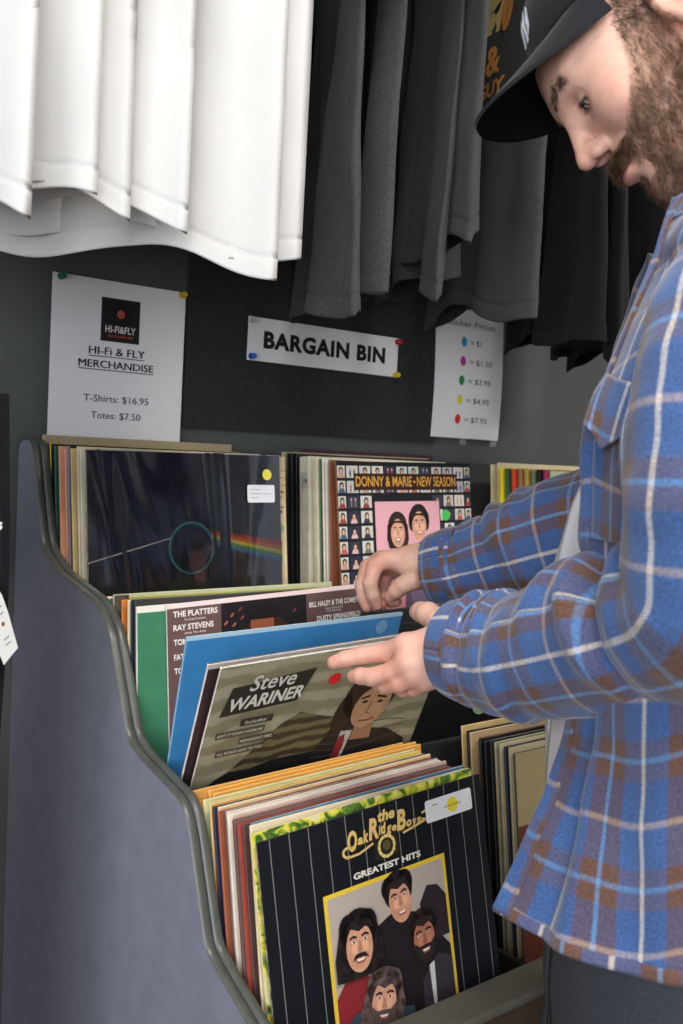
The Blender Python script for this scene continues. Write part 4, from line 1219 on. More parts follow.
def f_head(P):
    Pa = P.copy(); Pa[:, 1] = np.abs(Pa[:, 1])      # mirrored features
    d = sd_ell(P, (-.010, 0, .045), (.099, .075, .084))
    d = smin(d, sd_ell(P, (.040, 0, .020), (.056, .062, .062)), .03)
    d = smin(d, sd_ell(P, (.042, 0, -.030), (.048, .053, .058)), .02)
    d = smin(d, sd_ell(P, (.050, 0, -.068), (.046, .042, .036)), .02)
    d = smin(d, sd_ell(P, (.082, 0, -.092), (.019, .021, .017)), .014)
    d = smin(d, sd_caps(Pa, (.004, .056, -.048), (.062, .030, -.088), .015, .014), .018)
    d = smin(d, sd_ell(Pa, (.060, .043, -.016), (.024, .019, .022)), .026)
    d = smin(d, sd_caps(Pa, (.0865, .010, .036), (.074, .043, .036), .0105, .0095), .012)
    # muzzle
    d = smin(d, sd_ell(P, (.084, 0, -.050), (.018, .028, .022)), .012)
    # eye sockets
    d = smax(d, -sd_ell(Pa, (.0965, .0315, .012), (.0155, .0165, .0115)), .010)
    # eyeball bulge with lids
    eye = sd_ell(Pa, (.0745, .0315, .0125), (.0138, .0138, .0132))
    d = smin(d, eye, .004)
    # opening between the lids (looking down)
    slit = sd_ell(Pa, (.0875, .0320, .0080), (.0068, .0120, .0036))
    d = smax(d, -slit, .0010)
    # upper lid fold
    d = smax(d, -sd_caps(Pa, (.0885, .020, .0200), (.0830, .044, .0170), .0011, .0009), .0025)
    # nose
    d = smin(d, sd_caps(P, (.0925, 0, .024), (.1100, 0, -.010), .0070, .0085), .010)
    d = smin(d, sd_ell(P, (.1135, 0, -.0175), (.0105, .0098, .0092)), .006)
    d = smin(d, sd_ell(Pa, (.1010, .0115, -.0225), (.0105, .0065, .0070)), .006)
    d = smin(d, sd_ell(Pa, (.1035, .0075, -.0165), (.0075, .0060, .0080)), .006)
    d = smax(d, -sd_ell(Pa, (.1050, .0062, -.0300), (.0060, .0030, .0045)), .002)
    # philtrum, lips
    d = smin(d, sd_ell(P, (.1000, 0, -.0475), (.0075, .0200, .0050)), .005)
    d = smin(d, sd_ell(P, (.1005, 0, -.0590), (.0085, .0175, .0062)), .004)
    d = smax(d, -sd_caps(Pa, (.1080, 0, -.0530), (.0945, .0230, -.0545), .0010, .0012), .0020)
    d = smax(d, -sd_ell(P, (.1040, 0, -.0725), (.0070, .0180, .0050)), .007)
    # ears
    ear = sd_ell(Pa, (-.012, .0770, .000), (.0175, .0080, .0310))
    ear = smax(ear, -sd_ell(Pa, (-.008, .0855, .004), (.0105, .0065, .0190)), .004)
    d = smin(d, ear, .006)
    # neck
    d = smin(d, sd_caps(P, (-.030, 0, -.030), (-.004, 0, -.150), .054, .056), .018)
    d = smin(d, sd_caps(P, (-.004, 0, -.150), (.022, 0, -.215), .056, .062), .02)
    return d
hv, hq = surface_nets(f_head, (-.125, -.105, -.29), (.140, .105, .145), .0019)

def noise3(P, s):
    return np.array([mnoise.noise(Vector((p*s).tolist())) for p in P])
SK = np.array(rgb(216, 172, 154)); SKR = np.array(rgb(212, 146, 128)); LIP = np.array(rgb(196, 118, 112)); UNDER = np.array(rgb(150, 112, 92))
def beard_mask(P):
    x, y, z = P[:, 0], np.abs(P[:, 1]), P[:, 2]
    # cheek line: runs from the sideburn to the corner of the mouth
    line = np.interp(x, [-.02, .010, .026, .038, .050, .070, .086, .095, .12], [.06, .050, .030, .010, -.008, -.028, -.0375, -.0375, -.0375])
    below = np.clip((line-z)/.006, 0, 1)
    front = np.clip((x-(-.004))/.006, 0, 1)
    m_ = below*front
    # bare lips and the patch under them
    lips = ((z > -.067) & (z < -.050) & (y < .026) & (x > .085))
    patch = (z > -.079) & (z <= -.064) & (y > .008) & (y < .026) & (x > .078)
    neck = np.clip((z+.125+.4*(x-.05))/.01, 0, 1)
    m_ = m_*neck
    m_[lips | patch] = 0
    m_[(x > .104) & (z > -.040)] = 0
    return m_
def skin_cols(P):
    C = np.tile(SK, (len(P), 1))
    x, y, z = P[:, 0], np.abs(P[:, 1]), P[:, 2]
    def g(cx, cy, cz, r): return np.exp(-(((x-cx)**2+(y-cy)**2+(z-cz)**2)/r**2))[:, None]
    C = C*(1-.55*g(.065, .045, -.018, .026))+SKR*.55*g(.065, .045, -.018, .026)
    C = C*(1-.6*g(.116, 0, -.022, .014))+SKR*.6*g(.116, 0, -.022, .014)
    C = C*(1-.7*g(-.012, .083, 0, .03))+SKR*.7*g(-.012, .083, 0, .03)
    C = C*(1-.35*g(.085, .032, .004, .012))+np.array(rgb(176, 120, 112))*.35*g(.085, .032, .004, .012)
    L = (np.clip(1-np.abs(z+.0545)/.0095, 0, 1)*np.clip(1-y/.024, 0, 1)*(x > .088))[:, None]; L = np.clip(L*3, 0, 1)
    C = C*(1-L)+LIP*L
    E_ = np.clip(1-np.abs(np.sqrt(((x-.0875)/.0085)**2+((y-.0320)/.0125)**2+((z-.0085)/.0042)**2)-1.0)/.35, 0, 1)[:, None]*.75; C = C*(1-E_)+np.array(rgb(70, 46, 42))*E_
    B = beard_mask(P)[:, None]*.8
    return C*(1-B)+UNDER*B
def skin_mat():
    m = bpy.data.materials.new('skin'); m.use_nodes = True; nt = m.node_tree; N = nt.nodes; L = nt.links
    b = N['Principled BSDF']; at = N.new('ShaderNodeAttribute'); at.attribute_name = 'skin_tone'
    nz = N.new('ShaderNodeTexNoise'); nz.inputs['Scale'].default_value = 90; nz.inputs['Detail'].default_value = 5
    tc = N.new('ShaderNodeTexCoord'); L.new(tc.outputs['Object'], nz.inputs['Vector'])
    mx = N.new('ShaderNodeMix'); mx.data_type = 'RGBA'; mx.blend_type = 'MULTIPLY'; mx.inputs[0].default_value = .35
    rp = N.new('ShaderNodeValToRGB'); rp.color_ramp.elements[0].color = (.78, .62, .58, 1); rp.color_ramp.elements[1].color = (1, 1, 1, 1)
    rp.color_ramp.elements[0].position = .3; rp.color_ramp.elements[1].position = .6
    L.new(nz.outputs['Fac'], rp.inputs['Fac']); L.new(at.outputs['Color'], mx.inputs[6]); L.new(rp.outputs['Color'], mx.inputs[7])
    L.new(mx.outputs[2], b.inputs['Base Color'])
    b.inputs['Roughness'].default_value = .48; b.inputs['Specular IOR Level'].default_value = .4
    b.inputs['Subsurface Weight'].default_value = .18; b.inputs['Subsurface Radius'].default_value = (.010, .004, .002); b.inputs['Subsurface Scale'].default_value = .6
    n2 = N.new('ShaderNodeTexNoise'); n2.inputs['Scale'].default_value = 700; L.new(tc.outputs['Object'], n2.inputs['Vector'])
    bp = N.new('ShaderNodeBump'); bp.inputs['Strength'].default_value = .25; bp.inputs['Distance'].default_value = .0006
    L.new(n2.outputs['Fac'], bp.inputs['Height']); L.new(bp.outputs['Normal'], b.inputs['Normal'])
    return m
M_skin = skin_mat()

# ---- hands -------------------------------------------------------------
def hand_sdf(palm, fingers, kp=.012, kf=.006):
    def f(P):
        d = None
        for a, b, ra, rb in palm:
            e = sd_caps(P, a, b, ra, rb); d = e if d is None else smin(d, e, kp)
        fd = None
        for ch in fingers:
            c = None
            for i in range(len(ch)-1):
                (a, ra), (b, rb) = ch[i], ch[i+1]
                e = sd_caps(P, a, b, ra, rb)
                # soft knuckle
                c = e if c is None else smin(c, e, .0025)
            d2 = smin(d, c, kf) if fd is None else None
            fd = c if fd is None else smin(fd, c, .0012)
        return smin(d, fd, kf)
    return f
def H(px, py, z, r): return (W(px, py, z), r)
def pal(*a):
    out = []
    for (p, q) in zip(a[:-1], a[1:]): out.append((p[0], q[0], p[1], q[1]))
    return out
# near (left) hand: palm to the sleeve cover, fingers pointing left, thumb up
ZN = 1.035
near_f = [
    [H(405, 645, ZN-.035, .0118), H(388, 652, ZN-.022, .0104), H(362, 655, ZN-.014, .0092), H(345, 659, ZN-.010, .0086), H(334, 662.5, ZN-.008, .0074)],     # index
    [H(408, 662, ZN-.046, .0118), H(392, 672, ZN-.036, .0104), H(372, 677, ZN-.026, .0094), H(361, 676, ZN-.018, .0086), H(354, 676, ZN-.010, .0074)],      # middle
    [H(414, 674, ZN-.046, .0112), H(400, 683, ZN-.038, .0098), H(386, 685, ZN-.024, .0088), H(380, 684, ZN-.010, .0080), H(377, 683, ZN-.002, .0070)],      # ring
    [H(424, 680, ZN-.042, .0100), H(414, 688, ZN-.032, .0086), H(404, 690, ZN-.018, .0076), H(399, 688, ZN-.006, .0068), H(397, 686, ZN+.002, .0060)],      # little
    [H(452, 640, ZN-.030, .0150), H(440, 622, ZN-.012, .0140), H(428, 614, ZN+.004, .0125), H(421, 612, ZN+.016, .0108), H(417, 612, ZN+.024, .0086)]]     # thumb
near_p = pal(H(480, 648, ZN-.050, .026), H(450, 640, ZN-.042, .020), H(408, 646, ZN-.036, .0125)) + \
         pal(H(450, 655, ZN-.048, .021), H(410, 661, ZN-.045, .0135)) + pal(H(452, 664, ZN-.048, .018), H(416, 673, ZN-.045, .0125)) + \
         pal(H(452, 668, ZN-.044, .016), H(426, 679, ZN-.041, .0110)) + pal(H(480, 648, ZN-.050, .026), H(560, 630, ZN-.13, .034))
def bounds(parts, pad=.012):
    pts = np.array([p for p, r in parts]); rr = max(r for p, r in parts)
    return pts.min(0)-rr-pad, pts.max(0)+rr+pad
allp = [q for ch in near_f for q in ch]+[(p[0], p[2]) for p in near_p]+[(p[1], p[3]) for p in near_p]
lo, hi = bounds(allp)
nv, nq = surface_nets(hand_sdf(near_p, near_f), lo, hi, .0018)
# far (right) hand: fingers bent down over the sleeve tops, thumb against them
ZF = 1.315
far_f = [
    [H(384, 560, ZF+.010, .0118), H(375, 566, ZF+.004, .0112), H(370, 583, ZF-.004, .0100), H(373, 595, ZF-.002, .0092), H(377, 605, ZF+.004, .0076)],   # index
    [H(380, 560, ZF+.030, .0116), H(368, 567, ZF+.028, .0110), H(362, 586, ZF+.022, .0098), H(364, 598, ZF+.018, .0090), H(367, 607, ZF+.016, .0076)],   # middle
    [H(382, 563, ZF+.048, .0110), H(370, 573, ZF+.050, .0102), H(367, 592, ZF+.040, .0090), H(374, 602, ZF+.030, .0084), H(382, 605, ZF+.022, .0072)],   # ring
    [H(392, 568, ZF+.060, .0098), H(384, 580, ZF+.058, .0090), H(384, 596, ZF+.046, .0080), H(391, 602, ZF+.036, .0074), H(397, 602, ZF+.028, .0066)],   # little
    [H(425, 576, ZF+.004, .0160), H(412, 580, ZF-.008, .0140), H(403, 585, ZF-.012, .0118), H(396, 591, ZF-.008, .0104), H(391, 596, ZF-.002, .0082)]]   # thumb
far_p = pal(H(432, 568, ZF+.018, .024), H(415, 560, ZF+.016, .0190), H(386, 560, ZF+.012, .0128)) + \
        pal(H(418, 562, ZF+.028, .020), H(382, 561, ZF+.031, .0125)) + pal(H(418, 566, ZF+.038, .018), H(384, 565, ZF+.047, .0118)) + \
        pal(H(420, 570, ZF+.040, .016), H(394, 570, ZF+.057, .0105)) + pal(H(432, 568, ZF+.018, .026), H(500, 552, ZF-.03, .034)) + \
        pal(H(428, 574, ZF+.008, .018), H(412, 572, ZF+.006, .014))
allp = [q for ch in far_f for q in ch]+[(p[0], p[2]) for p in far_p]+[(p[1], p[3]) for p in far_p]
lo, hi = bounds(allp)
fv, fq = surface_nets(hand_sdf(far_p, far_f), lo, hi, .0018)
def hand_cols(V, tips):
    C = np.tile(SK*.97, (len(V), 1))
    for p, r in tips:
        w = np.exp(-((V-p)**2).sum(1)/(r*2.0)**2)[:, None]*.6; C = C*(1-w)+SKR*w
    return C

# ---- trunk and limbs under the clothes ---------------------------------
nb = h2w([.020, 0, -.205])
CH = W(728, 430, .90); WA = W(690, 700, .92); PE = W(690, 860, .92)
LS, LE = W(765, 290, .73), W(752, 588, .70)
RS, RE = W(720, 310, 1.07), W(655, 545, 1.14)
LW_, RW_ = W(560, 630, ZN-.13), W(500, 552, ZF-.03)
LH = PE-HY*0+np.array([0, 0, -.04])+(-FWh)*.085; RH = PE+np.array([0, 0, -.04])+FWh*.085
LK = LH+np.array([-.02, .01, -.42]); RK = RH+np.array([-.01, .02, -.42])
LA = np.array([LK[0]+.02, LK[1]-.01, .085]); RA = np.array([RK[0]+.03, RK[1]-.01, .085])
limb = [(nb, CH+np.array([0, 0, .08])-RTh*.03, .046, .050), (CH+np.array([0, 0, .08]), CH, .065, .075), (CH-FWh*.02, WA-FWh*.02, .072, .078), (CH+FWh*.05, WA+FWh*.05, .075, .080), (WA-FWh*.02, PE-FWh*.02, .082, .085), (WA+FWh*.04, PE+FWh*.04, .085, .085),
        (CH+np.array([0, 0, .06]), LS, .045, .040), (CH+np.array([0, 0, .06]), RS, .045, .040),
        (LS, LE, .050, .038), (LE, LW_, .040, .030), (RS, RE, .050, .038), (RE, RW_, .040, .030),
        (PE, LH, .075, .075), (PE, RH, .075, .075), (LH, LK, .078, .052), (RH, RK, .078, .052), (LK, LA, .052, .036), (RK, RA, .052, .036)]
def f_body(P):
    d = None
    for a, b, ra, rb in limb:
        e = sd_caps(P, a, b, ra, rb); d = e if d is None else smin(d, e, .03)
    return d
pts = np.array([q for l in limb for q in l[:2]])
bv, bq = surface_nets(f_body, pts.min(0)-.14, pts.max(0)+.14, .014)
HVW = h2w(hv)
V = np.concatenate([HVW, nv, fv, bv]); o1, o2, o3 = len(hv), len(hv)+len(nv), len(hv)+len(nv)+len(fv)
Qs = np.concatenate([hq, nq+o1, fq+o2, bq+o3])
Cc = np.concatenate([skin_cols(hv), hand_cols(nv, [ch[-1] for ch in near_f]+[ch[1] for ch in near_f[:4]]), hand_cols(fv, [ch[-1] for ch in far_f]+[ch[1] for ch in far_f[:4]]), np.tile(SK, (len(bv), 1))])
me = mesh_np('body', V, Qs)
ca = me.color_attributes.new('skin_tone', 'FLOAT_COLOR', 'POINT')
ca.data.foreach_set('color', np.concatenate([Cc, np.ones((len(Cc), 1))], 1).ravel())
person = empty('person', (float(PE[0]), float(PE[1]), 0.0))
PIV = Matrix.Translation(-Vector(person.location))
def ppart(o, label=None):
    o.parent = person; o.matrix_parent_inverse = PIV
    if label: o['label'] = label
    return o
body = ppart(link('body', me, None, [M_skin], True))
tag(person, 'bearded man in a black cap and blue plaid flannel shirt leafing through records', 'person')

# eyes
def sph(bm, c, r, n=20, mi=0):
    ret = bmesh.ops.create_uvsphere(bm, u_segments=n, v_segments=n//2+2, radius=r)
    for v in ret['verts']: v.co += Vector(c)
    for f in {f for v in ret['verts'] for f in v.link_faces}: f.material_index = mi; f.smooth = True
M_eye = mat('eye_white', rgb(190, 180, 176), rough=.35, coat=.2)
M_iris = mat('iris', rgb(56, 48, 46), rough=.15, coat=.8)
for sy in (1, -1):
    bm = bmesh.new(); c = np.array([.0738, .0315*sy, .0118])
    sph(bm, h2w(c), .0124)
    gz = np.array([.90, -.06*sy, -.36]); gz /= np.linalg.norm(gz)
    bm_cyl(bm, h2w(c+gz*.0108), h2w(c+gz*.01255), .0056, .0050, n=20, mi=1)
    ppart(from_bm('eyeball', bm, None, [M_eye, M_iris], True))

# ---- hair: real short strands -------------------------------------------
def hair_mat(name, c1, c2):
    m = mat(name, rgb(*c1), rough=.55, spec=.35, var=rgb(*c2), nscale=260); return m
M_beard = hair_mat('beard_hair', (130, 98, 76), (84, 63, 50))
M_hair = hair_mat('dark_hair', (98, 76, 60), (62, 48, 38))
M_lash = hair_mat('lash_hair', (34, 26, 24), (24, 18, 16))
def vnormals(V, Q):
    n = np.cross(V[Q[:, 2]]-V[Q[:, 0]], V[Q[:, 3]]-V[Q[:, 1]]); N_ = np.zeros_like(V)
    for k in range(4): np.add.at(N_, Q[:, k], n)
    return N_/np.maximum(np.linalg.norm(N_, axis=1), 1e-12)[:, None]
hn = vnormals(hv, hq)
def strands(name, mask, count, length, width, dirfn, mtl, seed=0, lift=.45, curl=.25, label=None, segs=3):
    rg = np.random.default_rng(seed)
    w = mask/mask.sum(); ii = rg.choice(len(hv), size=count, p=w)
    P0 = hv[ii]+rg.normal(0, .0011, (count, 3)); N0 = hn[ii]
    D = dirfn(P0); D = D-(D*N0).sum(1)[:, None]*N0; D /= np.maximum(np.linalg.norm(D, axis=1), 1e-6)[:, None]
    ph = P0[:, [0]]*320+P0[:, [2]]*260
    clump = np.stack([np.sin(P0[:, 0]*410+P0[:, 2]*190), np.sin(P0[:, 1]*380+P0[:, 2]*300), np.sin(P0[:, 0]*250-P0[:, 1]*330)], 1)
    D = D+clump*curl+rg.normal(0, .22, (count, 3)); D /= np.linalg.norm(D, axis=1)[:, None]
    L = length*rg.uniform(.55, 1.2, (count, 1))
    T = np.cross(D, N0+rg.normal(0, .4, (count, 3))); T /= np.maximum(np.linalg.norm(T, axis=1), 1e-6)[:, None]
    VV = []; off = -.0006
    for s_ in range(segs+1):
        t = s_/segs
        c = P0+N0*(off+L*(lift*t-.22*lift*t*t))+D*L*t*(.9)+clump*L*.12*t*t
        wd = width*(1-.75*t)
        VV += [c-T*wd, c+T*wd]
    VV = np.stack(VV, 1)                      # count, 2*(segs+1), 3
    n = 2*(segs+1); base = np.arange(count)*n
    F = []
    for s_ in range(segs):
        F.append(np.stack([base+2*s_, base+2*s_+1, base+2*s_+3, base+2*s_+2], 1))
    F = np.concatenate(F)
    me = mesh_np(name, h2w(VV.reshape(-1, 3)), F)
    return ppart(link(name, me, None, [mtl], False), label)
bmask = beard_mask(hv)*(hv[:, 0] > -.004)
def bdir(P):
    D = np.tile(np.array([.25, 0, -1.0]), (len(P), 1))
    must = (P[:, 0] > .088) & (P[:, 2] > -.054)
    D[must] = np.stack([np.full(must.sum(), .35), np.sign(P[must, 1]+1e-6)*.9, np.full(must.sum(), -.75)], 1)
    chin = (P[:, 2] < -.085) & (P[:, 0] > .06); D[chin] = np.array([.6, 0, -.8])
    return D
up_ = np.clip((-.010-hv[:, 2])/.03, .35, 1)
side_len = 1
strands('beard', bmask*up_, 26000, .0100, .00019, bdir, M_beard, 1, lift=.42, label='short brown beard')
must = ((hv[:, 0] > .084) & (hv[:, 2] > -.0505) & (hv[:, 2] < -.0365) & (np.abs(hv[:, 1]) < .032) & ~((hv[:, 0] > .1035) & (hv[:, 2] > -.041))).astype(float)
strands('moustache', must+1e-12, 6000, .0095, .00020, bdir, M_beard, 2, lift=.55)
x, y, z = hv[:, 0], np.abs(hv[:, 1]), hv[:, 2]
brow = ((np.abs(z-np.interp(y, [.010, .030, .048], [.0345, .0395, .034])) < .0045) & (y > .011) & (y < .047) & (x > .065)).astype(float)
for sg_ in (1, -1): strands('eyebrow', brow*(hv[:, 1]*sg_ > 0)+1e-13, 1000, .0064, .00020, lambda P: np.stack([np.full(len(P), -.2), np.sign(P[:, 1]), np.full(len(P), .12)], 1), M_hair, 3, lift=.25, curl=.06)
lash = ((np.abs(z-.0108-.0) < .0016) & (y > .021) & (y < .044) & (x > .080)).astype(float)
for sg_ in (1, -1): strands('eyelash', lash*(hv[:, 1]*sg_ > 0)+1e-13, 420, .0042, .00018, lambda P: np.tile(np.array([.6, 0, -.8]), (len(P), 1)), M_lash, 6, lift=.35, curl=.02)
tmp = ((z > .010) & (z < .085) & (x > -.105) & (x < .034) & (y > .045)).astype(float)*(x < .034-(z-.02)*.35)
nape = ((z > -.05) & (x < -.045)).astype(float)
strands('hair', np.maximum(tmp*(x > -.05)*1.0, nape*.15)+1e-12, 14000, .0062, .00024, lambda P: np.tile(np.array([-.35, 0, -1.0]), (len(P), 1)), M_hair, 4, lift=.55, curl=.1, label='short dark cropped hair')

# ---- cap ------------------------------------------------------------------
M_cap = mat('cap_cotton', rgb(26, 27, 31), rough=.85, noise=.12, nscale=600, bump=.3, bscale=900, sheen=.1, spec=.2)
M_capu = mat('cap_underside', rgb(16, 16, 18), rough=.9, spec=.1, bump=.2, bscale=900)
CAPR = math.radians(-11)
def h2c(P):
    P = np.array(P, float); x, z = P[..., 0].copy(), P[..., 2]-.03; c, s_ = math.cos(CAPR), math.sin(CAPR)
    P[..., 0] = x*c+z*s_-.016; P[..., 2] = -x*s_+z*c+.031
    return h2w(P)
CC = np.array([-.008, 0, .050]); CR = np.array([.112, .089, .098])
def rimz(th): return .046+.012*max(0, math.cos(th))-.020*max(0, -math.cos(th))
def crown_pt(th, t, off=0):
    """t 0 rim .. 1 top"""
    z0 = rimz(th)-CC[2]
    a0 = math.asin(max(-1, min(1, z0/CR[2]))); el = a0+(PI/2-a0)*t
    k = math.cos(el)
    bulge = 1+.05*math.sin(PI*t)*max(0, math.cos(th))**2
    seam = 1-.006*math.exp(-((((th/(PI/3))+.0) % 1-.0 if False else abs(((th/(PI/3)+.5) % 1)-.5))/.035)**2)
    x = CC[0]+(CR[0]+off)*k*math.cos(th)*bulge*seam; y = CC[1]+(CR[1]+off)*k*math.sin(th)*seam; z = CC[2]+(CR[2]+off)*math.sin(el)
    return (x, y, z)
bm = bmesh.new(); nth, nt_ = 144, 26
cap_root = None
rows = [[bm.verts.new(h2c(crown_pt(2*PI*i/nth, t/nt_))) for i in range(nth)] for t in range(nt_)]
top = bm.verts.new(h2c(crown_pt(0, 1)))
for j in range(nt_-1):
    for i in range(nth):
        k = (i+1) % nth; bm.faces.new((rows[j][i], rows[j][k], rows[j+1][k], rows[j+1][i]))
for i in range(nth): bm.faces.new((rows[-1][i], rows[-1][(i+1) % nth], top))
rin = [bm.verts.new(h2c(np.array(crown_pt(2*PI*i/nth, 0, off=-.003))+[0, 0, .012])) for i in range(nth)]
for i in range(nth):
    k = (i+1) % nth; bm.faces.new((rows[0][k], rows[0][i], rin[i], rin[k]))
cap = ppart(from_bm('cap', bm, None, [M_cap], True), 'black baseball cap')
def cpart(o, label=None):
    o.parent = cap; o.matrix_parent_inverse = Matrix.Identity(4)
    if label: o['label'] = label
    return o
# brim: curved sheet with thickness
bm = bmesh.new(); NU, NV = 40, 14; TH = math.radians(64); rt = []; rb = []
for side, dz in ((0, .0), (1, -.0034)):
    G = []
    for j in range(NV+1):
        row = []
        for i in range(NU+1):
            u = -1+2*i/NU; th = u*TH; v = j/NV
            p = np.array(crown_pt(th, 0, off=-.001)); 
            ext = .078*(1-abs(u)**2.2)**.75
            q = p+np.array([ext*v, 0, 0])
            yy = q[1]*(1+.05*v)
            drop = -4.6*yy*yy*v-.06*ext*v
            yy *= 1+.06*math.sin(PI*abs(u))
            row.append(bm.verts.new(h2c((q[0], yy, p[2]+drop+dz+.001+(.058-p[2])*.5*v))))
        G.append(row)
    for j in range(NV):
        for i in range(NU):
            q = [G[j][i], G[j][i+1], G[j+1][i+1], G[j+1][i]]
            f = bm.faces.new(q if side else q[::-1]); f.material_index = side; f.smooth = True
    (rt if side == 0 else rb).extend(G)
for i in range(NU): bm.faces.new((rt[NV][i], rt[NV][i+1], rb[NV][i+1], rb[NV][i]))
bmesh.ops.remove_doubles(bm, verts=bm.verts, dist=.00005)
bmesh.ops.recalc_face_normals(bm, faces=bm.faces)
cpart(from_bm('brim', bm, None, [M_cap, M_capu]), 'curved brim, black underneath')
bm = bmesh.new(); sph(bm, h2c(crown_pt(0, 1)), .007, 14); cpart(from_bm('button', bm, None, [M_cap], True))
# white embroidered mark
bm = bmesh.new(); mm = []
d = Decals(bm, lambda u, v, l: h2c(crown_pt(.30+u/.11, .24+v/.11, off=.0012+.0002*l)), mm)
Wm = (206, 210, 220)
d.poly([(-.018, -.010), (-.010, -.012), (-.002, .002), (-.008, .010), (-.016, .004)], Wm, 1)
d.poly([(-.004, -.012), (.004, -.012), (.007, .006), (.001, .014), (-.003, .004)], Wm, 1)
d.poly([(.007, -.010), (.016, -.006), (.018, .008), (.011, .012), (.009, .0)], Wm, 1)
cpart(from_bm('cap_emblem', bm, None, mm), 'small white embroidered emblem')
# ------------------------------------------------------------------ clothes
def plaid():
    m = bpy.data.materials.new('blue_plaid_flannel'); m.use_nodes = True; nt = m.node_tree; N = nt.nodes; L = nt.links
    b = N['Principled BSDF']; b.inputs['Roughness'].default_value = .9; b.inputs['Specular IOR Level'].default_value = .15
    b.inputs['Sheen Weight'].default_value = .25; b.inputs['Sheen Roughness'].default_value = .5
    uv = N.new('ShaderNodeUVMap'); uv.uv_map = 'UVMap'; sp = N.new('ShaderNodeSeparateXYZ')
    nz = N.new('ShaderNodeTexNoise'); nz.inputs['Scale'].default_value = 14; nz.inputs['Detail'].default_value = 2
    L.new(uv.outputs['UV'], nz.inputs['Vector'])
    BL = rgb(66, 96, 148); BR = rgb(102, 74, 64); LB = rgb(108, 150, 196); WH = rgb(216, 208, 202); CR_ = rgb(190, 168, 154); DB = rgb(56, 82, 132)
    def axis(out, per, stops):
        dv = N.new('ShaderNodeMath'); dv.operation = 'DIVIDE'; dv.inputs[1].default_value = per; L.new(out, dv.inputs[0])
        fr = N.new('ShaderNodeMath'); fr.operation = 'FRACT'; L.new(dv.outputs[0], fr.inputs[0])
        r = N.new('ShaderNodeValToRGB'); L.new(fr.outputs[0], r.inputs['Fac']); cr = r.color_ramp
        while len(cr.elements) > 1: cr.elements.remove(cr.elements[0])
        first = True
        for p, c in stops:
            if first: e = cr.elements[0]; e.position = p; first = False
            else: e = cr.elements.new(p)
            e.color = (*c, 1)
        return r
    L.new(uv.outputs['UV'], sp.inputs[0])
    e = .010
    def band(lst):
        out = []
        for i, (a, c) in enumerate(lst):
            bnd = lst[i+1][0] if i+1 < len(lst) else 1
            out += [(min(1, a+e), c), (max(0, bnd-e), c)]
        return out
    warp = axis(sp.outputs['X'], .074, band([(0, WH), (.026, BL), (.30, BR), (.475, LB), (.52, BR), (.70, BL), (.970, WH)]))
    weft = axis(sp.outputs['Y'], .092, band([(0, CR_), (.025, BL), (.34, BR), (.475, LB), (.52, BR), (.66, DB), (.975, CR_)]))
    mx = N.new('ShaderNodeMix'); mx.data_type = 'RGBA'; mx.inputs[0].default_value = .42
    # twill: fine diagonal alternation of warp and weft
    mp = N.new('ShaderNodeMapping'); mp.inputs['Rotation'].default_value = (0, 0, .78); L.new(uv.outputs['UV'], mp.inputs['Vector'])
    wv = N.new('ShaderNodeTexWave'); wv.inputs['Scale'].default_value = 190; wv.inputs['Distortion'].default_value = .5; L.new(mp.outputs['Vector'], wv.inputs['Vector'])
    mr = N.new('ShaderNodeMapRange'); mr.inputs['To Min'].default_value = .24; mr.inputs['To Max'].default_value = .60; L.new(wv.outputs['Fac'], mr.inputs['Value'])
    L.new(mr.outputs[0], mx.inputs[0]); L.new(warp.outputs[0], mx.inputs[6]); L.new(weft.outputs[0], mx.inputs[7])
    n3 = N.new('ShaderNodeTexNoise'); n3.inputs['Scale'].default_value = 420; n3.inputs['Detail'].default_value = 3; L.new(uv.outputs['UV'], n3.inputs['Vector'])
    mr2 = N.new('ShaderNodeMapRange'); mr2.inputs['From Min'].default_value = .3; mr2.inputs['From Max'].default_value = .7; mr2.inputs['To Min'].default_value = .70; mr2.inputs['To Max'].default_value = 1.18; L.new(n3.outputs['Fac'], mr2.inputs['Value'])
    hs = N.new('ShaderNodeMix'); hs.data_type = 'RGBA'; hs.blend_type = 'MULTIPLY'; hs.inputs[0].default_value = 1
    L.new(mx.outputs[2], hs.inputs[6]); L.new(mr2.outputs[0], hs.inputs[7]); L.new(hs.outputs[2], b.inputs['Base Color'])
    bp = N.new('ShaderNodeBump'); bp.inputs['Strength'].default_value = .5; bp.inputs['Distance'].default_value = .0012
    L.new(n3.outputs['Fac'], bp.inputs['Height']); L.new(bp.outputs['Normal'], b.inputs['Normal'])
    return m
M_plaid = plaid()
M_tee = mat('tee_white', rgb(222, 220, 224), rough=.85, bump=.2, bscale=900, sheen=.1)
M_jean = mat('black_denim', rgb(58, 61, 68), rough=.8, noise=.2, nscale=500, bump=.4, bscale=700)

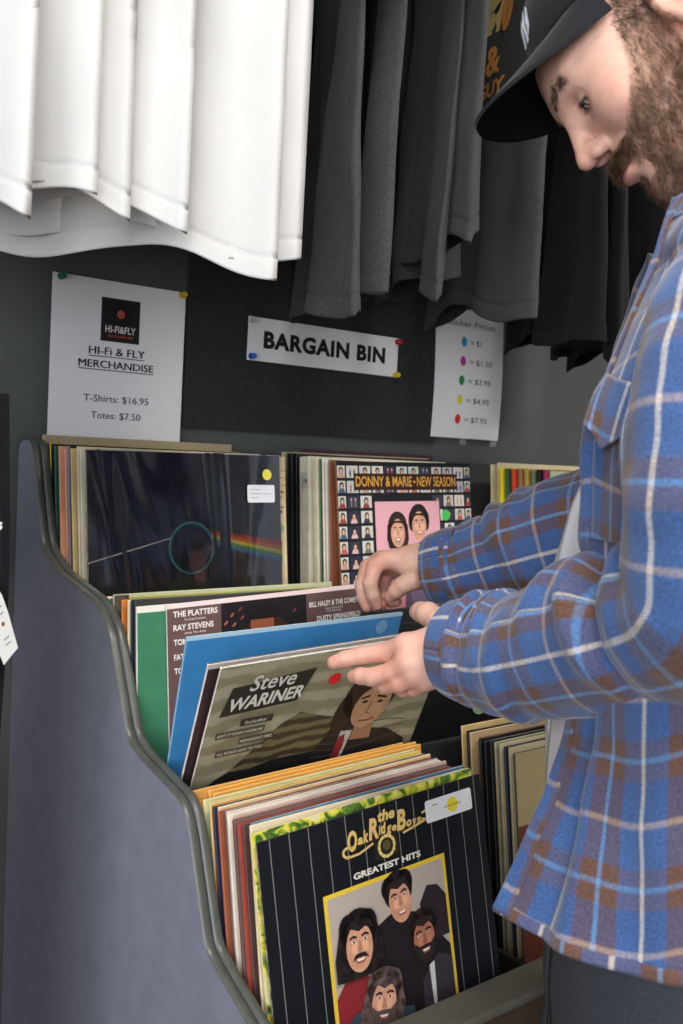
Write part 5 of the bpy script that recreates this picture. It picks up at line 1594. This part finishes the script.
def crom(P, t):
    """catmull-rom through a list of equal-spaced values, t in 0..len-1"""
    P = np.asarray(P, float); n = len(P); i = min(int(t), n-2); f = t-i
    a = P[max(i-1, 0)]; b = P[i]; c = P[i+1]; d = P[min(i+2, n-1)]
    return .5*((2*b)+(c-a)*f+(2*a-5*b+4*c-d)*f*f+(3*b-3*c+d-a)*f**3)
def add_uv(me, UV):
    lay = me.uv_layers.new(name='UVMap')
    idx = np.empty(len(me.loops), int); me.loops.foreach_get('vertex_index', idx)
    lay.data.foreach_set('uv', UV[idx].ravel())
def sheet(name, G, nu, nv, mtl, uvs, wr=.003, seed=0, thick=.0016, closed=False, fold=None, uoff=(0, 0)):
    """smooth cloth through a grid of control points G[row][col]"""
    G = np.asarray(G, float); R_, C_ = G.shape[:2]
    V = []; 
    for j in range(nv+1):
        tj = j/nv*(R_-1)
        row = np.array([crom(G[:, c], tj) for c in range(C_)])
        for i in range(nu+1):
            V.append(crom(row, i/nu*(C_-1)))
    V = np.array(V).reshape(nv+1, nu+1, 3)
    # metric uv: average column widths and row heights
    du = np.linalg.norm(np.diff(V, axis=1), axis=2); dv = np.linalg.norm(np.diff(V, axis=0), axis=2)
    U_ = np.concatenate([np.zeros((nv+1, 1)), np.cumsum(du, 1)], 1); V_ = np.concatenate([np.zeros((1, nu+1)), np.cumsum(dv, 0)], 0)
    if uvs == 'mean': U_ = np.tile(U_.mean(0), (nv+1, 1)); 
    nrm = np.cross(np.gradient(V, axis=1), np.gradient(V, axis=0)); nrm /= np.maximum(np.linalg.norm(nrm, axis=2), 1e-9)[..., None]
    D = np.zeros((nv+1, nu+1))
    for j in range(nv+1):
        for i in range(nu+1):
            p = V[j, i]
            D[j, i] = wr*(mnoise.noise(Vector((p*np.array([9, 9, 6])).tolist())+Vector((seed, 0, 0)))*1.2+.5*mnoise.noise(Vector((p*26).tolist())+Vector((0, seed, 0))))
            if fold: D[j, i] += fold(i/nu, j/nv)
    V = V+nrm*D[..., None]
    me = bpy.data.meshes.new(name)
    idx = np.arange((nv+1)*(nu+1)).reshape(nv+1, nu+1)
    Q = np.stack([idx[:-1, :-1], idx[:-1, 1:], idx[1:, 1:], idx[1:, :-1]], -1).reshape(-1, 4)
    me.from_pydata(V.reshape(-1, 3).tolist(), [], Q.tolist()); me.update()
    add_uv(me, np.stack([U_+uoff[0], V_+uoff[1]], -1).reshape(-1, 2))
    o = link(name, me, None, [mtl], True)
    md = o.modifiers.new('cloth', 'SOLIDIFY'); md.thickness = thick; md.offset = 0
    return o, V
def sleeve(name, path, mtl, n=56, per=44, seed=0, wr=.004, up=(0, 0, 1), folds=(), uoff=(0, 0), flat=1.0, thick=.0016):
    """path: list of (point, radius along a, radius along b); cloth tube with folds"""
    K = len(path); P = np.array([p[0] for p in path]); A = np.array([p[1] for p in path], float); B = np.array([p[2] for p in path], float)
    nv = per; rows = []; L_ = 0; prev = None; pa = None; uvr = []
    for j in range(nv+1):
        t = j/nv*(K-1)
        c = crom(P, t); ra = float(crom(A[:, None], t)[0]); rb = float(crom(B[:, None], t)[0])
        e = .01; tg = crom(P, min(K-1, t+e))-crom(P, max(0, t-e)); tg /= np.linalg.norm(tg)
        if pa is None:
            a = np.array(up, float); a -= tg*(a@tg); a /= np.linalg.norm(a)
        else:
            a = pa-tg*(pa@tg); a /= np.linalg.norm(a)
        pa = a; b = np.cross(tg, a)
        if prev is not None: L_ += np.linalg.norm(c-prev)
        prev = c; row = []
        for i in range(n+1):
            th = 2*PI*i/n; x_, y_ = math.cos(th), math.sin(th)
            s_ = j/nv; k = 0
            for (s0, w0, amp, th0, spread, sk) in folds:
                dth = math.atan2(math.sin(th-th0), math.cos(th-th0))
                k += amp*math.exp(-((s_-s0-sk*dth)/w0)**2)*math.exp(-(dth/spread)**2)
            q = c+a*x_*ra+b*y_*rb
            nz_ = wr*(mnoise.noise(Vector((q*np.array([14, 14, 14])).tolist())+Vector((seed, 3, 0)))+.6*mnoise.noise(Vector((q*34).tolist())+Vector((0, seed, 9))))
            q = q+(a*x_+b*y_)*(k+nz_)
            row.append(q); uvr.append((th*(.5*(A.mean()+B.mean()))+uoff[0], L_+uoff[1]))
        rows.append(row)
    V = np.array(rows); me = bpy.data.meshes.new(name)
    idx = np.arange((nv+1)*(n+1)).reshape(nv+1, n+1)
    Q = np.stack([idx[:-1, :-1], idx[:-1, 1:], idx[1:, 1:], idx[1:, :-1]], -1).reshape(-1, 4)
    me.from_pydata(V.reshape(-1, 3).tolist(), [], Q.tolist()); me.update()
    add_uv(me, np.array(uvr)); o = link(name, me, None, [mtl], True)
    md = o.modifiers.new('cloth', 'SOLIDIFY'); md.thickness = thick; md.offset = 0
    return o
# T-shirt under the open shirt -------------------------------------------------
def Wr(px, py, z, rf, rl): return (W(px, py, z), rf, rl)
AX = -RTh
tee_rows = []
for (py, left, zc, rf, rl) in ((250, 678, .90, .070, .08), (330, 640, .91, .095, .11), (430, 602, .93, .110, .122), (520, 568, .94, .118, .124), (600, 550, .945, .122, .124), (690, 545, .945, .122, .124), (775, 546, .945, .120, .124), (860, 552, .94, .115, .122), (900, 556, .94, .112, .122)):
    c = W(left, py, zc)+RTh*rf*1.02
    c[2] = W(left, py, zc)[2]
    tee_rows.append([c-RTh*rf*math.cos(t)-FWh*rl*math.sin(t) for t in np.linspace(0, 2*PI, 17)])
o, _v = sheet('white_t_shirt', tee_rows, 72, 60, M_tee, 'mean', wr=.004, seed=4, fold=lambda u, v: .003*math.sin(v*14+u*9)+.0025*math.sin(u*40+v*5)*math.sin(v*9))
ppart(o, 'white T-shirt under the open shirt')
# jeans ----------------------------------------------------------------------
jr = []
for (dz, rf, rl) in ((.15, .105, .150), (.08, .124, .162), (.0, .128, .165), (-.06, .120, .168), (-.11, .106, .160)):
    c = W(690, 985, .905); c = np.array([c[0], c[1], c[2]+dz])
    jr.append([c-RTh*rf*math.cos(t)-FWh*rl*math.sin(t) for t in np.linspace(0, 2*PI, 17)])
JC = W(690, 985, .905)
o, _v = sheet('jeans', jr, 64, 20, M_jean, 'mean', wr=.003, seed=8)
jeans = ppart(o, 'faded black jeans')
for s_, hip, kn, an in ((-1, LH, LK, LA), (1, RH, RK, RA)):
    top_ = np.array([JC[0], JC[1], JC[2]-.06])+FWh*.082*s_
    kn2 = np.array([top_[0]+.0, top_[1]+.01, .50]); an2 = np.array([top_[0]+.03, top_[1]-.01, .10])
    o = sleeve('trouser_leg', [(top_+UPW*.03, .108, .080), (top_-UPW*.06, .110, .086), ((top_+kn2)/2, .105, .085), (kn2, .085, .075), ((kn2+an2)/2, .075, .068), (an2, .070, .062)], M_jean, up=tuple(AX), seed=10+s_, wr=.006)
    o.parent = jeans
    # shoes on the floor
    bm = bmesh.new()
    n = 20; prof = [(0, .0), (0, .022), (.006, .05), (.02, .085), (.03, .10)]
    rings = []
    for q, (ins_, zz) in enumerate(prof):
        ring = []
        for k in range(n):
            t = 2*PI*k/n; l_ = .15-ins_*1.6 if math.cos(t) > 0 else .11-ins_; w_ = .052-ins_*.45
            if math.cos(t) > 0: l_ -= max(0, zz-.05)*1.7
            pp = np.array([an2[0], an2[1], 0])+AX*(math.cos(t)*l_+.02)+FWh*math.sin(t)*w_*(1 if math.cos(t) > -.2 else .85)
            ring.append(bm.verts.new((pp[0], pp[1], zz+.0005)))
        rings.append(ring)
    for a_, b_ in zip(rings, rings[1:]):
        for k in range(n):
            f = bm.faces.new((a_[k], a_[(k+1) % n], b_[(k+1) % n], b_[k])); f.smooth = True
    bm.faces.new(rings[0][::-1]); bm.faces.new(rings[-1])
    ppart(from_bm('shoe', bm, None, [mat('shoe_leather', rgb(40, 36, 34), rough=.4)]))

# open flannel shirt ---------------------------------------------------------
shirt = None
# rows from the collar down: (near front edge px, py, Z), then further control columns around the back to the far front edge
def row(p0, chest, side, sback, back, fback, fside, fchest, pf):
    return [W(*q) for q in (p0, chest, side, sback, back, fback, fside, fchest, pf)]
Gs = [
 row((676, 200, .855), (700, 205, .83), (745, 225, .76), (820, 200, .76), (850, 170, .88), (800, 190, 1.02), (735, 225, 1.05), (690, 215, .95), (672, 205, .90)),
 row((652, 262, .845), (690, 275, .79), (745, 300, .715), (860, 280, .72), (890, 250, .90), (820, 270, 1.08), (735, 295, 1.10), (680, 270, 1.00), (655, 262, .92)),
 row((624, 340, .845), (660, 352, .775), (735, 370, .705), (870, 370, .72), (905, 350, .90), (825, 360, 1.09), (725, 370, 1.11), (655, 350, 1.02), (628, 340, .94)),
 row((597, 428, .855), (634, 440, .775), (725, 450, .705), (868, 450, .72), (905, 440, .90), (820, 450, 1.09), (712, 450, 1.11), (640, 440, 1.04), (604, 432, .96)),
 row((592, 530, .870), (622, 540, .780), (715, 550, .71), (862, 550, .72), (900, 540, .90), (810, 545, 1.09), (700, 550, 1.11), (620, 540, 1.05), (580, 530, .98)),
 row((580, 640, .875), (612, 650, .785), (705, 655, .71), (855, 655, .72), (895, 645, .90), (805, 645, 1.09), (690, 650, 1.11), (610, 640, 1.05), (570, 640, .99)),
 row((572, 735, .860), (612, 745, .775), (705, 750, .705), (855, 750, .72), (895, 740, .90), (805, 740, 1.09), (690, 745, 1.11), (610, 735, 1.05), (572, 735, 1.00)),
 row((538, 820, .835), (600, 840, .755), (702, 850, .70), (855, 850, .72), (898, 835, .90), (805, 830, 1.09), (690, 830, 1.11), (600, 825, 1.06), (575, 820, 1.01)),
 row((495, 912, .815), (588, 962, .740), (702, 988, .695), (858, 960, .72), (902, 930, .90), (805, 915, 1.09), (690, 915, 1.11), (600, 905, 1.06), (575, 900, 1.01))]
def tf(u, v):
    a = .004*math.sin(u*30+v*7)*math.exp(-((u-.10)/.10)**2)
    a += .010*math.exp(-((u-.055-.02*v)/.018)**2)*sstep(.45, 1, v)-.009*math.exp(-((u-.095-.0*v)/.02)**2)*sstep(.5, 1, v)
    a += .007*math.exp(-((u-.17)/.03)**2)*sstep(.55, 1, v)
    a += -.016*math.exp(-((u-.045)/.018)**2)*sstep(.37, .44, v)*(1-sstep(.56, .62, v))
    return a
NC = h2w([.018, 0, -.168]); 
_a = Gs[0]
ring = [NC+(-RTh*math.cos(t)-FWh*math.sin(t))*rr+UPW*(-.030*math.cos(t)) for t, rr in zip(np.linspace(0, 2*PI, 9), (.085, .088, .088, .086, .084, .086, .088, .088, .085))]
ring[0] = W(676, 200, .855); ring[8] = W(672, 205, .90)
Gs[0] = ring
mid_ = []
for k in range(9):
    q = (ring[k]*.45+Gs[1][k]*.55)
    if k in (2, 3, 5, 6): q = q+UPW*.030
    mid_.append(q)
mid_[0] = W(664, 230, .850); mid_[8] = W(663, 232, .91); mid_[1] = W(686, 236, .80)
Gs.insert(1, mid_)
shirt, SV = sheet('flannel_shirt', Gs, 200, 150, M_plaid, 'mean', wr=.005, seed=2, fold=tf, uoff=(.028, .018), thick=.0024)
ppart(shirt, 'blue and brown plaid flannel shirt worn open')
def spart(o, label=None):
    o.parent = shirt
    if label: o['label'] = label
    return o
# upper sleeve and forearm sleeve (near arm)
sl = sleeve('sleeve', [(W(775, 262, .760), .060, .075), (W(765, 310, .725), .074, .074), (W(750, 400, .700), .080, .068), (W(742, 500, .695), .080, .070), (W(738, 590, .705), .082, .078),
                  (W(690, 616, .755), .070, .072), (W(628, 632, .815), .066, .066), (W(560, 648, .880), .060, .060), (W(510, 656, .930), .054, .054), (W(475, 651, .962), .048, .049), (W(458, 647, .978), .0435, .0465)],
       M_plaid, n=80, per=150, seed=5, wr=.0050, up=tuple(AX), uoff=(.0, .03), thick=.0024,
       folds=((.90, .012, .009, 1.2, 2.2, .01), (.872, .012, -.010, 1.0, 2.0, .012), (.84, .014, .009, 1.4, 1.6, -.012), (.80, .016, .008, .6, 1.4, .02),
              (.60, .018, .015, 0.2, .9, .02), (.565, .016, -.018, 0.0, 1.0, .02), (.66, .02, .010, .4, .9, -.02), (.50, .02, .009, .2, 1.0, .01), (.72, .018, -.008, 2.5, 1.5, .02), (.76, .018, .008, -1.5, 1.5, -.02)))
spart(sl, 'near sleeve of the plaid shirt')
sr = sleeve('sleeve', [(W(720, 270, 1.07), .075, .080), (W(690, 360, 1.10), .080, .078), (W(672, 470, 1.125), .080, .075), (W(652, 530, 1.14), .080, .076), (W(600, 532, 1.18), .080, .074), (W(540, 545, 1.225), .068, .068), (W(492, 558, 1.262), .054, .058), (W(458, 566, 1.288), .0450, .050), (W(440, 569, 1.302), .0420, .046)],
       M_plaid, n=72, per=120, seed=15, wr=.0055, up=tuple(AX), uoff=(.02, .05), thick=.0024,
       folds=((.88, .012, .005, .6, 2.2, .01), (.84, .012, -.006, 1.0, 2.0, .012), (.78, .014, .007, 1.4, 1.6, -.02), (.70, .018, .008, .6, 1.4, .03), (.74, .012, -.006, 1.0, 2, .02), (.62, .02, .008, 1.0, 1.4, -.02)))
spart(sr, 'far sleeve of the plaid shirt')
def cuff(c0, c1, r, rb, s_, off):
    d_ = (c1-c0); d_ = d_/np.linalg.norm(d_)
    o = sleeve('cuff', [(c0-d_*.001, r-.001, rb-.001), (c0+(c1-c0)*.5, r+.003, rb+.003), (c1, r+.002, rb+.002)], M_plaid, n=72, per=24, seed=s_, wr=.0022, up=tuple(AX), uoff=off, thick=.0036)
    return spart(o, 'buttoned cuff')
cuff(W(455, 647, .980), W(484, 651, .954), .0440, .0475, 31, (.03, .01))
cuff(W(437, 570, 1.305), W(466, 565, 1.280), .0435, .0480, 32, (.01, .04))
# front placket band along the near edge, collar, pocket with flap
def strip(name, pts, w, off, mtl, label, uoff=(0, 0), thick=.003):
    """band following points on the shirt grid given as (u, v) rows"""
    o, _ = sheet(name, pts, 8, 60, mtl, 'mean', wr=.0006, seed=1, thick=thick, uoff=uoff)
    return spart(o, label)
nvv, nuu = SV.shape[0]-1, SV.shape[1]-1
SN = np.cross(np.gradient(SV, axis=1), np.gradient(SV, axis=0)); SN /= np.linalg.norm(SN, axis=2)[..., None]
def on(u, v, off):
    i = u*nuu; j = v*nvv; i0, j0 = min(int(i), nuu-1), min(int(j), nvv-1); a, b = i-i0, j-j0
    P = SV[j0, i0]*(1-a)*(1-b)+SV[j0, i0+1]*a*(1-b)+SV[j0+1, i0]*(1-a)*b+SV[j0+1, i0+1]*a*b
    return P+SN[j0, i0]*off*SGN
SGN = 1.0
mid = SV[70, 14]; SGN = 1.0 if ((mid+SN[70, 14]*.01-CAM0) @ (mid+SN[70, 14]*.01-CAM0)) < ((mid-CAM0) @ (mid-CAM0)) else -1.0
strip('placket', [[on(u, v, .0030) for u in (.0008, .010, .020, .030)] for v in np.linspace(.0, .995, 30)], .03, 0, M_plaid, 'front button band', uoff=(.012, .03))
pk = [[on(.062+.060*a, .400+.16*b, .0035) for a in (0, .33, .66, 1)] for b in (0, .25, .5, .75, 1)]
strip('chest_pocket', pk, 0, 0, M_plaid, 'chest pocket', uoff=(.01, .02))
fl = [[on(.055+.072*a, .380+(.060+.020*(1-abs(2*a-1)))*b, .0065+.006*b) for a in (0, .25, .5, .75, 1)] for b in (0, .5, 1)]
strip('pocket_flap', fl, 0, 0, M_plaid, 'pointed pocket flap', uoff=(.03, .0))
# collar
cl = []
ring0 = [SV[0, int(k*nuu/24)] for k in range(25)]
cc = np.mean(ring0, axis=0)
for b_ in np.linspace(0, 1, 5):
    cl.append([r_+(UPW*.016*math.sin(b_*PI*.75)*1.1)+(r_-cc)/np.linalg.norm(r_-cc)*(-.006+.014*b_**2)-UPW*.030*b_ for r_ in ring0[::2]])
o, _ = sheet('collar', cl, 90, 14, M_plaid, 'mean', wr=.001, seed=3, thick=.003, uoff=(.0, .02)); spart(o, 'folded collar')
# belt loop seam line hidden by the hem: hem stitching band
hb = [[on(u, v, .0016) for u in np.linspace(.001, .999, 60)] for v in (.982, .991, .9995)]
o, _ = sheet('hem', hb, 220, 3, M_plaid, 'mean', wr=.0, seed=3, thick=.002, uoff=(.028, .05)); spart(o, 'narrow stitched hem')
# ------------------------------------------------------------------ light
def area(name, loc, rot, sx, sy, power, col=(1, 1, 1)):
    l = bpy.data.lights.new(name, 'AREA'); l.shape = 'RECTANGLE'; l.size = sx; l.size_y = sy; l.energy = power; l.color = col
    o = bpy.data.objects.new(name, l); COL.objects.link(o); o.location = loc; o.rotation_euler = rot
    return o
def aim(o, tgt):
    o.rotation_euler = (Vector(tgt)-Vector(o.location)).to_track_quat('-Z', 'Y').to_euler()
a = area('window_light', (-1.75, -2.4, 1.65), (0, 0, 0), 2.3, 1.8, 92, (.93, .965, 1.0)); aim(a, (.6, -.6, 1.2))
# ceiling fittings, off frame above
M_glow = mat('lamp_diffuser', (1, 1, 1), emis=(1, .97, .92), estr=6)
M_fit = mat('lamp_housing', rgb(220, 220, 220), rough=.4)
for i, (x, y) in enumerate(((.1, -1.7), (1.9, -1.9))):
    t = tag(empty('ceiling_light', (x, y, 2.9)), 'rectangular ceiling light panel %s' % ('left, above the camera' if i == 0 else 'right, beyond the person'), 'ceiling light', 'ceiling lights')
    bm = bmesh.new(); bm_box(bm, -.62, .62, -.17, .17, -.05, -.001, bevel=.004); from_bm('housing', bm, t, [M_fit])
    bm = bmesh.new(); bm_box(bm, -.59, .59, -.14, .14, -.056, -.0505); from_bm('diffuser', bm, t, [M_glow])
    area('ceiling_lamp', (x, y, 2.83), (0, 0, 0), 1.18, .28, 42, (1, .96, .90))
w = bpy.data.worlds.new('world'); SC.world = w; w.use_nodes = True
bg = w.node_tree.nodes['Background']; bg.inputs['Color'].default_value = (.88, .93, 1.0, 1); bg.inputs['Strength'].default_value = .32
SC.view_settings.view_transform = 'Standard'; SC.view_settings.look = 'None'; SC.view_settings.gamma = 1
SC.view_settings.exposure = 0.0
SC.view_settings.use_curve_mapping = False
